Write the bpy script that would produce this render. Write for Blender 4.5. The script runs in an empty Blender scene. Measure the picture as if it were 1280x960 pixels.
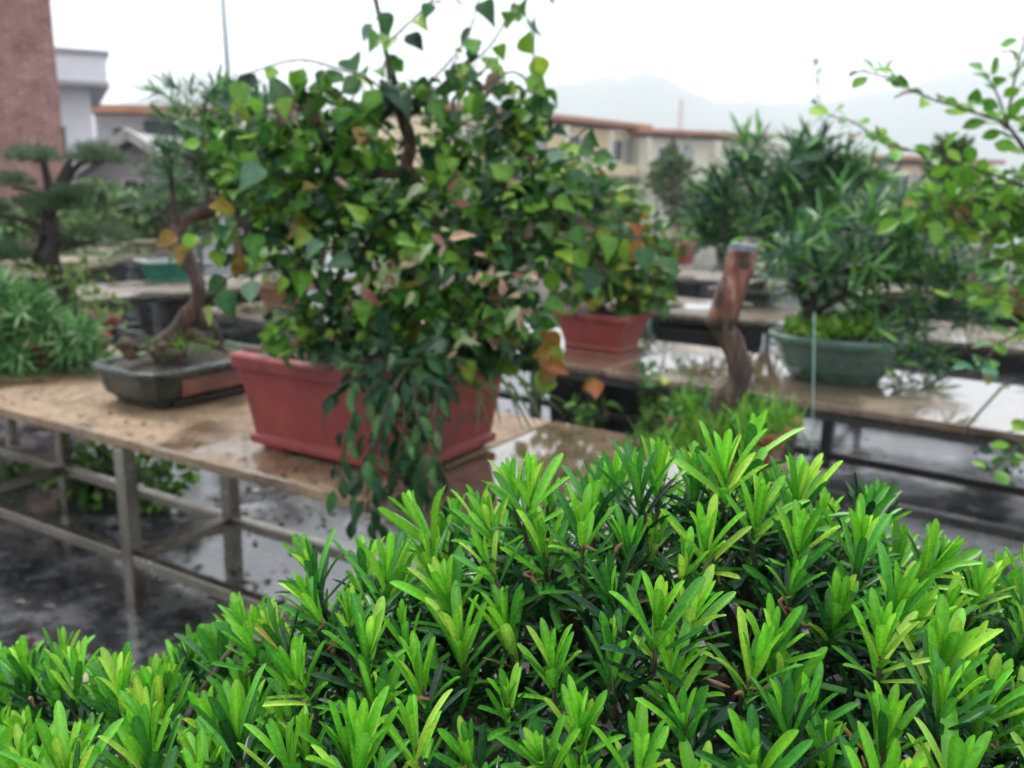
import bpy, bmesh, math, random
import numpy as np
from mathutils import Matrix, Vector

# ------------------------------------------------------------------ camera, world, light
sc = bpy.context.scene
COL = sc.collection
W0, FPX = 1280.0, 1100.0
PITCH, ROLL, CAMH = math.radians(12.56), math.radians(1.0), 1.45
cp, sp, cr, sr = math.cos(PITCH), math.sin(PITCH), math.cos(ROLL), math.sin(ROLL)
FW = np.array((0, cp, -sp)); R0 = np.array((1., 0, 0)); U0 = np.array((0, sp, cp))
RT = cr*R0 + sr*U0; UP = cr*U0 - sr*R0
CAM = np.array((0, 0, CAMH))
cam = bpy.data.cameras.new('camera'); camo = bpy.data.objects.new('camera', cam); COL.objects.link(camo)
m = Matrix.Identity(4)
for i in range(3):
    m[i][0] = RT[i]; m[i][1] = UP[i]; m[i][2] = -FW[i]; m[i][3] = CAM[i]
camo.matrix_world = m
cam.sensor_width = 36; cam.lens = 36*FPX/W0; cam.clip_start = 0.02; cam.clip_end = 9000
cam.dof.use_dof = True; cam.dof.focus_distance = 0.64; cam.dof.aperture_fstop = 6.6
sc.camera = camo

SUN_EL, SUN_AZ = math.radians(58), math.radians(-35)      # azimuth from +Y towards +X
w = bpy.data.worlds.new('World'); sc.world = w; w.use_nodes = True
nt = w.node_tree; nt.nodes.clear()
out = nt.nodes.new('ShaderNodeOutputWorld'); bg = nt.nodes.new('ShaderNodeBackground')
sky = nt.nodes.new('ShaderNodeTexSky'); sky.sky_type = 'NISHITA'; sky.sun_disc = False
sky.sun_elevation = SUN_EL; sky.sun_rotation = SUN_AZ; sky.dust_density = 6.0; sky.air_density = 1.6; sky.ozone_density = 1.0
hs = nt.nodes.new('ShaderNodeHueSaturation'); hs.inputs['Saturation'].default_value = 0.16
mixw = nt.nodes.new('ShaderNodeMix'); mixw.data_type = 'RGBA'
mixw.inputs['Factor'].default_value = 0.55                 # closed cloud cover: even white over the clear-sky gradient
mixw.inputs['B'].default_value = (9.6, 10.0, 10.5, 1)
nt.links.new(sky.outputs[0], hs.inputs['Color']); nt.links.new(hs.outputs[0], mixw.inputs['A'])
nt.links.new(mixw.outputs['Result'], bg.inputs[0]); bg.inputs[1].default_value = 0.15
nt.links.new(bg.outputs[0], out.inputs[0])
sl = bpy.data.lights.new('sun', 'SUN'); sl.energy = 1.5; sl.angle = math.radians(18); sl.color = (1, .97, .92)
so = bpy.data.objects.new('sun', sl); COL.objects.link(so)
sd = Vector((math.sin(SUN_AZ)*math.cos(SUN_EL), math.cos(SUN_AZ)*math.cos(SUN_EL), math.sin(SUN_EL)))
so.rotation_euler = sd.to_track_quat('Z', 'Y').to_euler()
sc.view_settings.view_transform = 'Standard'; sc.view_settings.look = 'None'
sc.view_settings.exposure = 0.74; sc.view_settings.gamma = 1
sc.view_settings.use_curve_mapping = False
sc.render.engine = 'CYCLES'
cy = sc.cycles
cy.use_denoising = True; cy.use_adaptive_sampling = True; cy.adaptive_threshold = 0.025; cy.max_bounces = 7; cy.diffuse_bounces = 3; cy.glossy_bounces = 3
cy.transmission_bounces = 4; cy.volume_bounces = 4; cy.caustics_reflective = False; cy.caustics_refractive = False
try: cy.denoiser = 'OPENIMAGEDENOISE'
except Exception: pass

# ------------------------------------------------------------------ survey helpers (photo point -> world point)
def ray(u, v):
    return FW + (u-640)/FPX*RT - (v-480)/FPX*UP
def P(u, v, Y):
    d = ray(u, v); return CAM + d*(Y/d[1])
def onz(u, v, z):
    d = ray(u, v); return CAM + d*((z-CAMH)/d[2])
def nrm(a):
    a = np.asarray(a, float); return a/(np.linalg.norm(a, axis=-1, keepdims=True)+1e-12)
TH = math.radians(-31.5)                                    # the benches run this way
def bw(u, v, z=0., th=TH):
    c, s = math.cos(th), math.sin(th); return np.array((u*c-v*s, u*s+v*c, z))

# ------------------------------------------------------------------ object helpers
def link(name, data, parent=None, kind=None, label=None, cat=None, group=None):
    o = bpy.data.objects.new(name, data); COL.objects.link(o)
    if parent is not None: o.parent = parent
    if kind: o['kind'] = kind
    if label: o['label'] = label
    if cat: o['category'] = cat
    if group: o['group'] = group
    return o
def thing(name, label, cat, loc=(0, 0, 0), rz=0, group=None):
    o = link(name, None, None, None, label, cat, group)
    o.location = [float(x) for x in loc]; o.rotation_euler = (0, 0, rz); o.empty_display_size = .1
    return o
def quadmesh(name, V, Q, mat, col=None, smooth=True):
    me = bpy.data.meshes.new(name); V = np.asarray(V, np.float32); Q = np.asarray(Q, np.int32)
    me.vertices.add(len(V)); me.vertices.foreach_set('co', V.ravel())
    me.loops.add(Q.size); me.loops.foreach_set('vertex_index', Q.ravel())
    me.polygons.add(len(Q)); me.polygons.foreach_set('loop_start', np.arange(len(Q), dtype=np.int32)*4)
    me.polygons.foreach_set('loop_total', np.full(len(Q), 4, np.int32))
    me.polygons.foreach_set('use_smooth', np.full(len(Q), smooth, bool))
    if col is not None:
        a = me.attributes.new('Col', 'FLOAT_COLOR', 'POINT')
        c4 = np.ones((len(V), 4), np.float32); c4[:, :3] = col; a.data.foreach_set('color', c4.ravel())
    me.materials.append(mat); me.update(calc_edges=True)
    return me
class MB:
    """collects faces for one mesh object"""
    def __init__(s): s.v, s.f = [], []
    def add(s, v, f):
        b = len(s.v); s.v += [tuple(map(float, x)) for x in v]; s.f += [tuple(i+b for i in q) for q in f]; return s
    def box(s, c, d, rz=0., rx=0., ry=0.):
        M = Matrix.Translation(c) @ Matrix.Rotation(rz, 4, 'Z') @ Matrix.Rotation(ry, 4, 'Y') @ Matrix.Rotation(rx, 4, 'X')
        vs = [M @ Vector((x*d[0]/2, y*d[1]/2, z*d[2]/2)) for z in (-1, 1) for y in (-1, 1) for x in (-1, 1)]
        return s.add(vs, [(0, 2, 3, 1), (4, 5, 7, 6), (0, 1, 5, 4), (2, 6, 7, 3), (0, 4, 6, 2), (1, 3, 7, 5)])
    def bar(s, a, b, t):
        a, b = Vector(a), Vector(b); d = b-a; c = (a+b)/2
        q = d.to_track_quat('X', 'Z').to_matrix().to_4x4(); M = Matrix.Translation(c) @ q
        L = d.length
        vs = [M @ Vector((x*L/2, y*t/2, z*t/2)) for z in (-1, 1) for y in (-1, 1) for x in (-1, 1)]
        return s.add(vs, [(0, 2, 3, 1), (4, 5, 7, 6), (0, 1, 5, 4), (2, 6, 7, 3), (0, 4, 6, 2), (1, 3, 7, 5)])
    def tube(s, pts, rad, n=8, cap=True):
        V, Q = tube(pts, rad, n); b = len(s.v); s.add(V, Q)
        if cap: s.f.append(tuple(b+i for i in range(n))[::-1]); s.f.append(tuple(b+len(V)-n+i for i in range(n)))
        return s
    def build(s, name, mat, parent=None, smooth=False, bevel=0., **k):
        me = bpy.data.meshes.new(name); me.from_pydata(s.v, [], s.f); me.materials.append(mat)
        if smooth: me.polygons.foreach_set('use_smooth', [True]*len(me.polygons))
        me.update(); o = link(name, me, parent, **k)
        if bevel:
            bm = o.modifiers.new('bevel', 'BEVEL'); bm.width = bevel; bm.segments = 2; bm.limit_method = 'ANGLE'
        return o
def spline(pts, n=6):
    p = np.asarray(pts, float); p = np.vstack((2*p[0]-p[1], p, 2*p[-1]-p[-2])); o = []
    for i in range(1, len(p)-2):
        for t in np.linspace(0, 1, n, endpoint=False):
            a, b, c, d = p[i-1], p[i], p[i+1], p[i+2]
            o.append(.5*(2*b+(c-a)*t+(2*a-5*b+4*c-d)*t*t+(3*b-a-3*c+d)*t**3))
    o.append(p[-2]); return np.array(o)
def tube(pts, rad, n=8):
    p = np.asarray(pts, float); m_ = len(p); rad = np.broadcast_to(rad, (m_,)) if np.ndim(rad) == 0 else np.asarray(rad, float)
    if len(rad) != m_: rad = np.interp(np.linspace(0, 1, m_), np.linspace(0, 1, len(rad)), rad)
    t = nrm(np.gradient(p, axis=0)); ref = np.array((.31, .17, .93)) if abs(t[0][2]) < .9 else np.array((1., .1, 0))
    x = nrm(np.cross(t[0], ref)); V = []
    for i in range(m_):
        x = nrm(x - t[i]*np.dot(x, t[i])); y = np.cross(t[i], x)
        for k in range(n):
            a = 2*math.pi*k/n; V.append(p[i]+rad[i]*(math.cos(a)*x+math.sin(a)*y))
    Q = [(i*n+k, i*n+(k+1) % n, (i+1)*n+(k+1) % n, (i+1)*n+k) for i in range(m_-1) for k in range(n)]
    return np.array(V), Q

# ------------------------------------------------------------------ materials
def mat(name):
    mt = bpy.data.materials.new(name); mt.use_nodes = True; n = mt.node_tree
    return mt, n, n.nodes, n.links, n.nodes['Principled BSDF']
def noise(n, scale, detail=4, rough=.55, vec=None, dist=0.):
    t = n.nodes.new('ShaderNodeTexNoise'); t.inputs['Scale'].default_value = scale; t.inputs['Detail'].default_value = detail
    t.inputs['Roughness'].default_value = rough; t.inputs['Distortion'].default_value = dist
    if vec is None:
        tc = n.nodes.get('TC') or n.nodes.new('ShaderNodeTexCoord'); tc.name = 'TC'; vec = tc.outputs['Object']
    n.links.new(vec, t.inputs['Vector']); return t
def ramp(n, fac, stops):
    r = n.nodes.new('ShaderNodeValToRGB'); e = r.color_ramp.elements
    while len(e) < len(stops): e.new(.5)
    for q, (pos, c) in zip(e, stops):
        q.position = pos; q.color = (c, c, c, 1) if np.isscalar(c) else (*c, 1)
    n.links.new(fac, r.inputs[0]); return r
def bump(n, h, strength, dist, bs):
    b = n.nodes.new('ShaderNodeBump'); b.inputs['Strength'].default_value = strength; b.inputs['Distance'].default_value = dist
    n.links.new(h, b.inputs['Height']); n.links.new(b.outputs[0], bs.inputs['Normal']); return b
def bark(name, dark, mid, light, scale=30):
    mt, n, N, L, bs = mat(name); tc = N.new('ShaderNodeTexCoord'); tc.name = 'TC'; mp = N.new('ShaderNodeMapping'); mp.inputs['Scale'].default_value = (1, 1, .22)
    L.new(tc.outputs['Object'], mp.inputs[0]); t = noise(n, scale, 8, .68, mp.outputs[0], .8); b = noise(n, 9, 5, .6)
    r = ramp(n, t.outputs[0], [(.32, dark), (.5, mid), (.68, light)]); q = ramp(n, b.outputs[0], [(.35, .45), (.62, 1.15)])
    mx = N.new('ShaderNodeMix'); mx.data_type = 'RGBA'; mx.blend_type = 'MULTIPLY'; mx.inputs['Factor'].default_value = 1
    L.new(r.outputs[0], mx.inputs['A']); L.new(q.outputs[0], mx.inputs['B']); L.new(mx.outputs['Result'], bs.inputs['Base Color'])
    rr = ramp(n, b.outputs[0], [(.4, .35), (.6, .8)]); L.new(rr.outputs[0], bs.inputs['Roughness']); bump(n, t.outputs[0], 1., .02, bs); return mt
def simple(name, c1, c2, scale=6, rough=(.5, .8), bmp=.2, bd=.01, detail=6):
    mt, n, N, L, bs = mat(name); t = noise(n, scale, detail, .62); r = ramp(n, t.outputs[0], [(.3, c1), (.7, c2)])
    L.new(r.outputs[0], bs.inputs['Base Color'])
    t2 = noise(n, scale*3.1, 5); r2 = ramp(n, t2.outputs[0], [(.35, rough[0]), (.65, rough[1])]); L.new(r2.outputs[0], bs.inputs['Roughness'])
    if bmp: bump(n, t2.outputs[0], bmp, bd, bs)
    return mt
def leaf_material(name, rough=.38, trans=.3, var=(.78, 1.15), nsc=120, spec=.34):
    mt, n, N, L, bs = mat(name)
    at = N.new('ShaderNodeAttribute'); at.attribute_name = 'Col'; oi = N.new('ShaderNodeObjectInfo')
    mx = N.new('ShaderNodeMix'); mx.data_type = 'RGBA'; mx.blend_type = 'MULTIPLY'; mx.inputs['Factor'].default_value = 1
    L.new(at.outputs['Color'], mx.inputs['A']); L.new(oi.outputs['Color'], mx.inputs['B'])
    tc = N.new('ShaderNodeTexCoord'); geo = N.new('ShaderNodeNewGeometry')
    t = N.new('ShaderNodeTexNoise'); t.inputs['Scale'].default_value = nsc; t.inputs['Detail'].default_value = 3
    L.new(geo.outputs['Position'], t.inputs['Vector'])
    r = ramp(n, t.outputs[0], [(.3, var[0]), (.7, var[1])])
    m2 = N.new('ShaderNodeMix'); m2.data_type = 'RGBA'; m2.blend_type = 'MULTIPLY'; m2.inputs['Factor'].default_value = 1
    L.new(mx.outputs['Result'], m2.inputs['A']); L.new(r.outputs[0], m2.inputs['B'])
    L.new(m2.outputs['Result'], bs.inputs['Base Color'])
    rr = ramp(n, t.outputs[0], [(.35, max(.12, rough-.14)), (.7, rough+.1)]); L.new(rr.outputs[0], bs.inputs['Roughness'])
    bs.inputs['Specular IOR Level'].default_value = spec
    tr = N.new('ShaderNodeBsdfTranslucent'); L.new(m2.outputs['Result'], tr.inputs[0])
    ms = N.new('ShaderNodeMixShader'); ms.inputs[0].default_value = trans
    L.new(bs.outputs[0], ms.inputs[1]); L.new(tr.outputs[0], ms.inputs[2]); L.new(ms.outputs[0], N['Material Output'].inputs[0])
    return mt
M = {}
M['leaf'] = leaf_material('leaf'); M['leaf_far'] = leaf_material('leaf_far', .5, .25)
M['leaf_glossy'] = leaf_material('leaf_glossy', .31, .26, (.9, 1.08), 260, .5)
M['bark_red'] = bark('bark_red', (.018, .01, .008), (.085, .042, .03), (.20, .11, .08), 46)
M['bark_grey'] = bark('bark_grey', (.022, .014, .010), (.10, .062, .042), (.24, .16, .11), 40)
M['bark_dark'] = simple('bark_dark', (.010, .008, .007), (.045, .033, .026), 28, (.5, .9), .8, .01)
M['twig'] = simple('twig', (.03, .028, .016), (.10, .075, .045), 60, (.5, .8), .3, .003)
M['twig_green'] = simple('twig_green', (.035, .075, .02), (.09, .11, .035), 60, (.4, .7), .2, .002)
M['soil'] = simple('soil', (.018, .013, .010), (.09, .062, .045), 45, (.5, .95), 1., .02)
M['steel'] = simple('steel', (.22, .20, .16), (.38, .35, .29), 3, (.16, .30), 0)
M['steel'].node_tree.nodes['Principled BSDF'].inputs['Metallic'].default_value = .9
M['steel_dark'] = simple('steel_dark', (.03, .03, .03), (.075, .07, .065), 4, (.22, .45), 0)

def clay(name, c1, c2, dirt=(.05, .03, .025), rough=(.35, .6), amt=.62):
    mt, n, N, L, bs = mat(name); t = noise(n, 9, 6, .65); r = ramp(n, t.outputs[0], [(.3, c1), (.72, c2)])
    s = noise(n, 5.3, 8, .7, dist=1.2); sr_ = ramp(n, s.outputs[0], [(amt, 0.), (amt+.12, .75)])
    mx = N.new('ShaderNodeMix'); mx.data_type = 'RGBA'; L.new(sr_.outputs[0], mx.inputs['Factor'])
    L.new(r.outputs[0], mx.inputs['A']); mx.inputs['B'].default_value = (*dirt, 1); L.new(mx.outputs['Result'], bs.inputs['Base Color'])
    t2 = noise(n, 34, 5); r2 = ramp(n, t2.outputs[0], [(.35, rough[0]), (.65, rough[1])]); L.new(r2.outputs[0], bs.inputs['Roughness'])
    bump(n, t2.outputs[0], .22, .004, bs); return mt
M['clay_red'] = clay('clay_red', (.20, .030, .028), (.31, .056, .050), amt=.56)
M['clay_red2'] = clay('clay_red2', (.21, .036, .032), (.31, .064, .054), amt=.57)
M['clay_brown'] = clay('clay_brown', (.13, .055, .03), (.27, .12, .06))
M['clay_orange'] = clay('clay_orange', (.50, .20, .08), (.60, .28, .12))
M['glaze_dark'] = clay('glaze_dark', (.018, .028, .024), (.05, .065, .052), (.012, .012, .012), (.12, .4))
M['glaze_green'] = clay('glaze_green', (.035, .085, .07), (.085, .17, .125), (.10, .055, .025), (.10, .3), .58)
M['glaze_teal'] = clay('glaze_teal', (.01, .12, .085), (.03, .19, .13), (.01, .04, .03), (.15, .35))
M['glaze_pale'] = clay('glaze_pale', (.48, .52, .5), (.62, .66, .62), (.2, .2, .17), (.15, .4), .7)
M['panel_red'] = clay('panel_red', (.055, .02, .015), (.24, .065, .04), (.03, .03, .025), (.3, .6), .56)
M['stone'] = clay('stone', (.44, .40, .33), (.60, .55, .47), (.2, .19, .16), (.4, .7))

def slab_material(name, c1, c2, wet_lo, wet_hi, seed):
    mt, n, N, L, bs = mat(name)
    t_ = noise(n, 55, 6, .75); t = ramp(n, t_.outputs[0], [(.36, 0.), (.64, 1.)]); t1 = noise(n, 6.5, 8, .72, dist=.8)
    mx = N.new('ShaderNodeMix'); mx.data_type = 'RGBA'; L.new(t.outputs[0], mx.inputs['Factor'])
    mx.inputs['A'].default_value = (*c1, 1); mx.inputs['B'].default_value = (*c2, 1)
    r1 = ramp(n, t1.outputs[0], [(.32, (.42, .40, .38)), (.5, (.9, .88, .86)), (.68, (1.15, 1.15, 1.15))])
    m2 = N.new('ShaderNodeMix'); m2.data_type = 'RGBA'; m2.blend_type = 'MULTIPLY'; m2.inputs['Factor'].default_value = 1
    L.new(mx.outputs['Result'], m2.inputs['A']); L.new(r1.outputs[0], m2.inputs['B'])
    mp = N.new('ShaderNodeMapping'); mp.inputs['Location'].default_value = seed
    tc = N.get('TC'); L.new(tc.outputs['Object'], mp.inputs['Vector'])
    tw = noise(n, 1.35, 5, .5, mp.outputs[0]); wet = ramp(n, tw.outputs[0], [(wet_lo, 0.), (wet_hi, 1.)])
    m3 = N.new('ShaderNodeMix'); m3.data_type = 'RGBA'; m3.blend_type = 'MULTIPLY'; L.new(wet.outputs[0], m3.inputs['Factor'])
    L.new(m2.outputs['Result'], m3.inputs['A']); m3.inputs['B'].default_value = (.55, .52, .5, 1); L.new(m3.outputs['Result'], bs.inputs['Base Color'])
    mr = N.new('ShaderNodeMapRange'); L.new(wet.outputs[0], mr.inputs[0]); mr.inputs[3].default_value = .62; mr.inputs[4].default_value = .045
    L.new(mr.outputs[0], bs.inputs['Roughness'])
    ml = N.new('ShaderNodeMath'); ml.operation = 'MULTIPLY'; iv = N.new('ShaderNodeMath'); iv.operation = 'SUBTRACT'; iv.inputs[0].default_value = 1
    L.new(wet.outputs[0], iv.inputs[1]); L.new(iv.outputs[0], ml.inputs[0]); L.new(t.outputs[0], ml.inputs[1])
    bump(n, ml.outputs[0], .5, .004, bs)
    cw = N.new('ShaderNodeMath'); cw.operation = 'MULTIPLY'; cw.inputs[1].default_value = .9; L.new(wet.outputs[0], cw.inputs[0])
    L.new(cw.outputs[0], bs.inputs['Coat Weight']); bs.inputs['Coat Roughness'].default_value = .03; bs.inputs['Coat IOR'].default_value = 1.6
    return mt
M['slab'] = slab_material('slab', (.20, .13, .075), (.40, .285, .175), .58, .66, (3.2, 1.1, 0))
M['slab_wet'] = slab_material('slab_wet', (.24, .18, .12), (.42, .33, .24), .36, .47, (0.4, 7.3, 0))
M['slab_grey'] = slab_material('slab_grey', (.12, .10, .072), (.25, .21, .155), .5, .6, (5.1, 2.2, 0))

def ground_material():
    mt, n, N, L, bs = mat('wet_concrete')
    a = noise(n, .55, 7, .6, dist=.6); b = noise(n, 4.5, 7, .7); c = noise(n, 38, 4, .7)
    r = ramp(n, b.outputs[0], [(.38, (.006, .007, .009)), (.5, (.030, .031, .036)), (.6, (.13, .128, .135))])
    v = N.new('ShaderNodeTexVoronoi'); v.inputs['Scale'].default_value = 22; L.new(N['TC'].outputs['Object'], v.inputs['Vector'])
    sp_ = ramp(n, v.outputs['Distance'], [(.08, 1.), (.16, 0.)])
    gate = ramp(n, noise(n, 1.7, 3).outputs[0], [(.5, 0.), (.62, .5)])
    mm = N.new('ShaderNodeMath'); mm.operation = 'MULTIPLY'; L.new(sp_.outputs[0], mm.inputs[0]); L.new(gate.outputs[0], mm.inputs[1])
    mx = N.new('ShaderNodeMix'); mx.data_type = 'RGBA'; L.new(mm.outputs[0], mx.inputs['Factor']); L.new(r.outputs[0], mx.inputs['A'])
    mx.inputs['B'].default_value = (.05, .035, .02, 1)
    L.new(mx.outputs['Result'], bs.inputs['Base Color'])
    ad = N.new('ShaderNodeMath'); ad.operation = 'MULTIPLY_ADD'; L.new(b.outputs[0], ad.inputs[0]); ad.inputs[1].default_value = .62; e_ = noise(n, 16, 5, .7); af = N.new('ShaderNodeMath'); af.operation = 'MULTIPLY_ADD'; L.new(e_.outputs[0], af.inputs[0]); af.inputs[1].default_value = .30; L.new(a.outputs[0], af.inputs[2]); L.new(af.outputs[0], ad.inputs[2])
    wet = ramp(n, ad.outputs[0], [(.83, 0.), (.865, 1.)])
    mr = N.new('ShaderNodeMapRange'); L.new(wet.outputs[0], mr.inputs[0]); mr.inputs[3].default_value = .36; mr.inputs[4].default_value = .03
    L.new(mr.outputs[0], bs.inputs['Roughness'])
    iv = N.new('ShaderNodeMath'); iv.operation = 'SUBTRACT'; iv.inputs[0].default_value = 1.04; L.new(wet.outputs[0], iv.inputs[1])
    hh = N.new('ShaderNodeMath'); hh.operation = 'MULTIPLY'; L.new(iv.outputs[0], hh.inputs[0])
    cc = N.new('ShaderNodeMath'); cc.operation = 'MULTIPLY_ADD'; L.new(c.outputs[0], cc.inputs[0]); cc.inputs[1].default_value = .35; L.new(b.outputs[0], cc.inputs[2])
    L.new(cc.outputs[0], hh.inputs[1]); bump(n, hh.outputs[0], .9, .05, bs)
    bs.inputs['Specular IOR Level'].default_value = 1.
    return mt
M['ground'] = ground_material()
def brick_material():
    mt, n, N, L, bs = mat('brick'); tc = N.new('ShaderNodeTexCoord'); mp = N.new('ShaderNodeMapping')
    mp.inputs['Rotation'].default_value = (math.radians(90), 0, 0); L.new(tc.outputs['Object'], mp.inputs[0])
    b = N.new('ShaderNodeTexBrick'); b.inputs['Scale'].default_value = 1; b.inputs['Brick Width'].default_value = .25; b.inputs['Row Height'].default_value = .075
    b.inputs['Mortar Size'].default_value = .008; b.inputs['Color1'].default_value = (.36, .15, .125, 1); b.inputs['Color2'].default_value = (.27, .125, .115, 1)
    b.inputs['Mortar'].default_value = (.36, .30, .27, 1); L.new(mp.outputs[0], b.inputs[0])
    t = noise(n, 2.2, 8, .78); r = ramp(n, t.outputs[0], [(.34, (.55, .48, .50)), (.5, (1, 1, 1)), (.62, (1.35, 1.5, 1.45))])
    mx = N.new('ShaderNodeMix'); mx.data_type = 'RGBA'; mx.blend_type = 'MULTIPLY'; mx.inputs['Factor'].default_value = 1
    L.new(b.outputs[0], mx.inputs['A']); L.new(r.outputs[0], mx.inputs['B']); L.new(mx.outputs['Result'], bs.inputs['Base Color'])
    bs.inputs['Roughness'].default_value = .9; bump(n, b.outputs['Fac'], -.4, .02, bs); return mt
M['brick'] = brick_material()
M['house_grey'] = simple('house_grey', (.46, .47, .49), (.58, .59, .61), .7, (.7, .9), .1)
M['plaster_white'] = simple('plaster_white', (.74, .77, .84), (.86, .87, .90), .8, (.7, .9), .1)
M['plaster_grey'] = simple('plaster_grey', (.30, .31, .33), (.44, .44, .45), .7, (.7, .9), .1)
M['plaster_pink'] = simple('plaster_pink', (.50, .46, .46), (.62, .58, .57), .7, (.7, .9), .1)
M['plaster_yellow'] = simple('plaster_yellow', (.74, .60, .37), (.86, .73, .50), .35, (.7, .9), .1)
M['plaster_cream'] = simple('plaster_cream', (.66, .62, .50), (.78, .74, .62), .35, (.7, .9), .1)
M['tile_orange'] = simple('tile_orange', (.36, .15, .08), (.52, .25, .14), 1.2, (.6, .9), .3)
M['roof_grey'] = simple('roof_grey', (.26, .27, .29), (.40, .41, .43), 1.4, (.5, .8), .3)
M['trim_white'] = simple('trim_white', (.66, .66, .66), (.78, .78, .78), 2, (.6, .8), 0)
M['glass'] = simple('glass', (.02, .03, .035), (.05, .065, .075), 1.5, (.05, .12), 0)
M['frame_white'] = simple('frame_white', (.6, .62, .64), (.72, .73, .75), 3, (.4, .6), 0)
M['pole'] = simple('pole', (.30, .36, .44), (.42, .48, .55), 3, (.3, .5), 0)
M['rust'] = simple('rust', (.38, .17, .06), (.52, .27, .10), 6, (.6, .9), .3)
M['hill'] = simple('hill', (.025, .05, .022), (.06, .09, .04), .01, (.9, 1.), 0)
M['grass'] = leaf_material('grass', .5, .3)
M['cut_wood'] = simple('cut_wood', (.10, .12, .14), (.22, .25, .27), 40, (.5, .8), .4, .004)
M['bark_stump'] = bark('bark_stump', (.05, .018, .016), (.22, .085, .055), (.46, .27, .19), 26)
M['wire'] = simple('wire', (.25, .45, .40), (.32, .52, .46), 10, (.3, .5), 0)
M['dry'] = simple('dry', (.09, .04, .02), (.34, .19, .10), 60, (.6, .9), .2, .002)
M['shade_black'] = simple('shade_black', (.006, .006, .007), (.016, .016, .017), 5, (.35, .6), .1)  # near-black of the added boxes that darken the space under benches
M['paver'] = simple('paver', (.06, .058, .055), (.15, .14, .13), 5, (.12, .45), .3)

# ------------------------------------------------------------------ leaves
def leaf_shape(prof, nseg=6, across=2, fold=.12, curl=.12, rib=(1., 1.), droop_tip=0., wave=0., tipden=1.):
    """unit leaf along +Y, upper side +Z; prof(t) = half width; returns verts, quads, colour factors"""
    V, C = [], []; k = 2*across+1
    for i in range(nseg+1):
        t = 1-(1-i/nseg)**tipden; hw = prof(t)
        for j in range(k):
            s = (j-across)/across
            z = fold*hw*abs(s)*1.2 - curl*t*t + wave*math.sin(t*9+s*2)*.02 - droop_tip*max(0, t-.7)**2
            V.append((s*hw, t, z)); q = 1-abs(s); C.append(rib[0]*q**2+rib[1]*(1-q**2))
    Q = [(i*k+j, i*k+j+1, (i+1)*k+j+1, (i+1)*k+j) for i in range(nseg) for j in range(k-1)]
    return np.array(V), np.array(Q), np.array(C)
def prof_strap(wd, tip=.16):
    return lambda t: wd*min(1, (.42+1.0*t)**.7)*(1 if t < 1-tip*1.6 else math.sqrt(max(.05, 1-((t-(1-tip*1.6))/(tip*1.6))**2)))*(1-.12*max(0, t-.5))
def prof_ovate(wd, pk=.36):
    def f(t):
        a = (t/pk) if t < pk else (1-t)/(1-pk)
        return wd*max(.03, math.sin(a*math.pi/2)**.75 if t < pk else math.sin(a*math.pi/2)**1.15)
    return f
def prof_obov(wd):
    return lambda t: wd*max(.04, math.sin(math.pi*t**1.15)**.75)
SH = {
 'pod': [leaf_shape(prof_strap(.076, .12), 8, 2, .5, c, (1.28, .93), tipden=1.6) for c in (.02, .10, .17, -.06, .06)],
 'podthin': [leaf_shape(prof_strap(.06, .22), 4, 1, .25, c, (1.1, .95)) for c in (.05, .18, .32)],
 'ovate': [leaf_shape(prof_ovate(.40, .34), 7, 2, f, c, (1.18, .95), d, 1.) for f, c, d in ((.25, .12, .3), (.5, .3, .8), (.15, -.1, .6), (.35, .5, 1.2), (.7, .15, .4))],
 'lance': [leaf_shape(prof_ovate(.20, .40), 6, 2, f, c, (1.15, .95), d, .6) for f, c, d in ((.3, .2, .3), (.45, .4, .5), (.2, .05, .2))],
 'obov': [leaf_shape(prof_obov(.30), 5, 2, f, c, (1.15, .95)) for f, c in ((.2, .1), (.4, .25), (.1, -.1))],
 'quick': [leaf_shape(prof_obov(.28), 2, 1, f, c) for f, c in ((.3, .2), (.1, .05))],
 'needle': [leaf_shape(prof_strap(.052, .4), 2, 1, .3, c) for c in (.05, .2)],
 'blade': [leaf_shape(lambda t: .035*(1-t)**.7+.002, 5, 1, .3, c) for c in (.1, .4, .7)],
}
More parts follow.
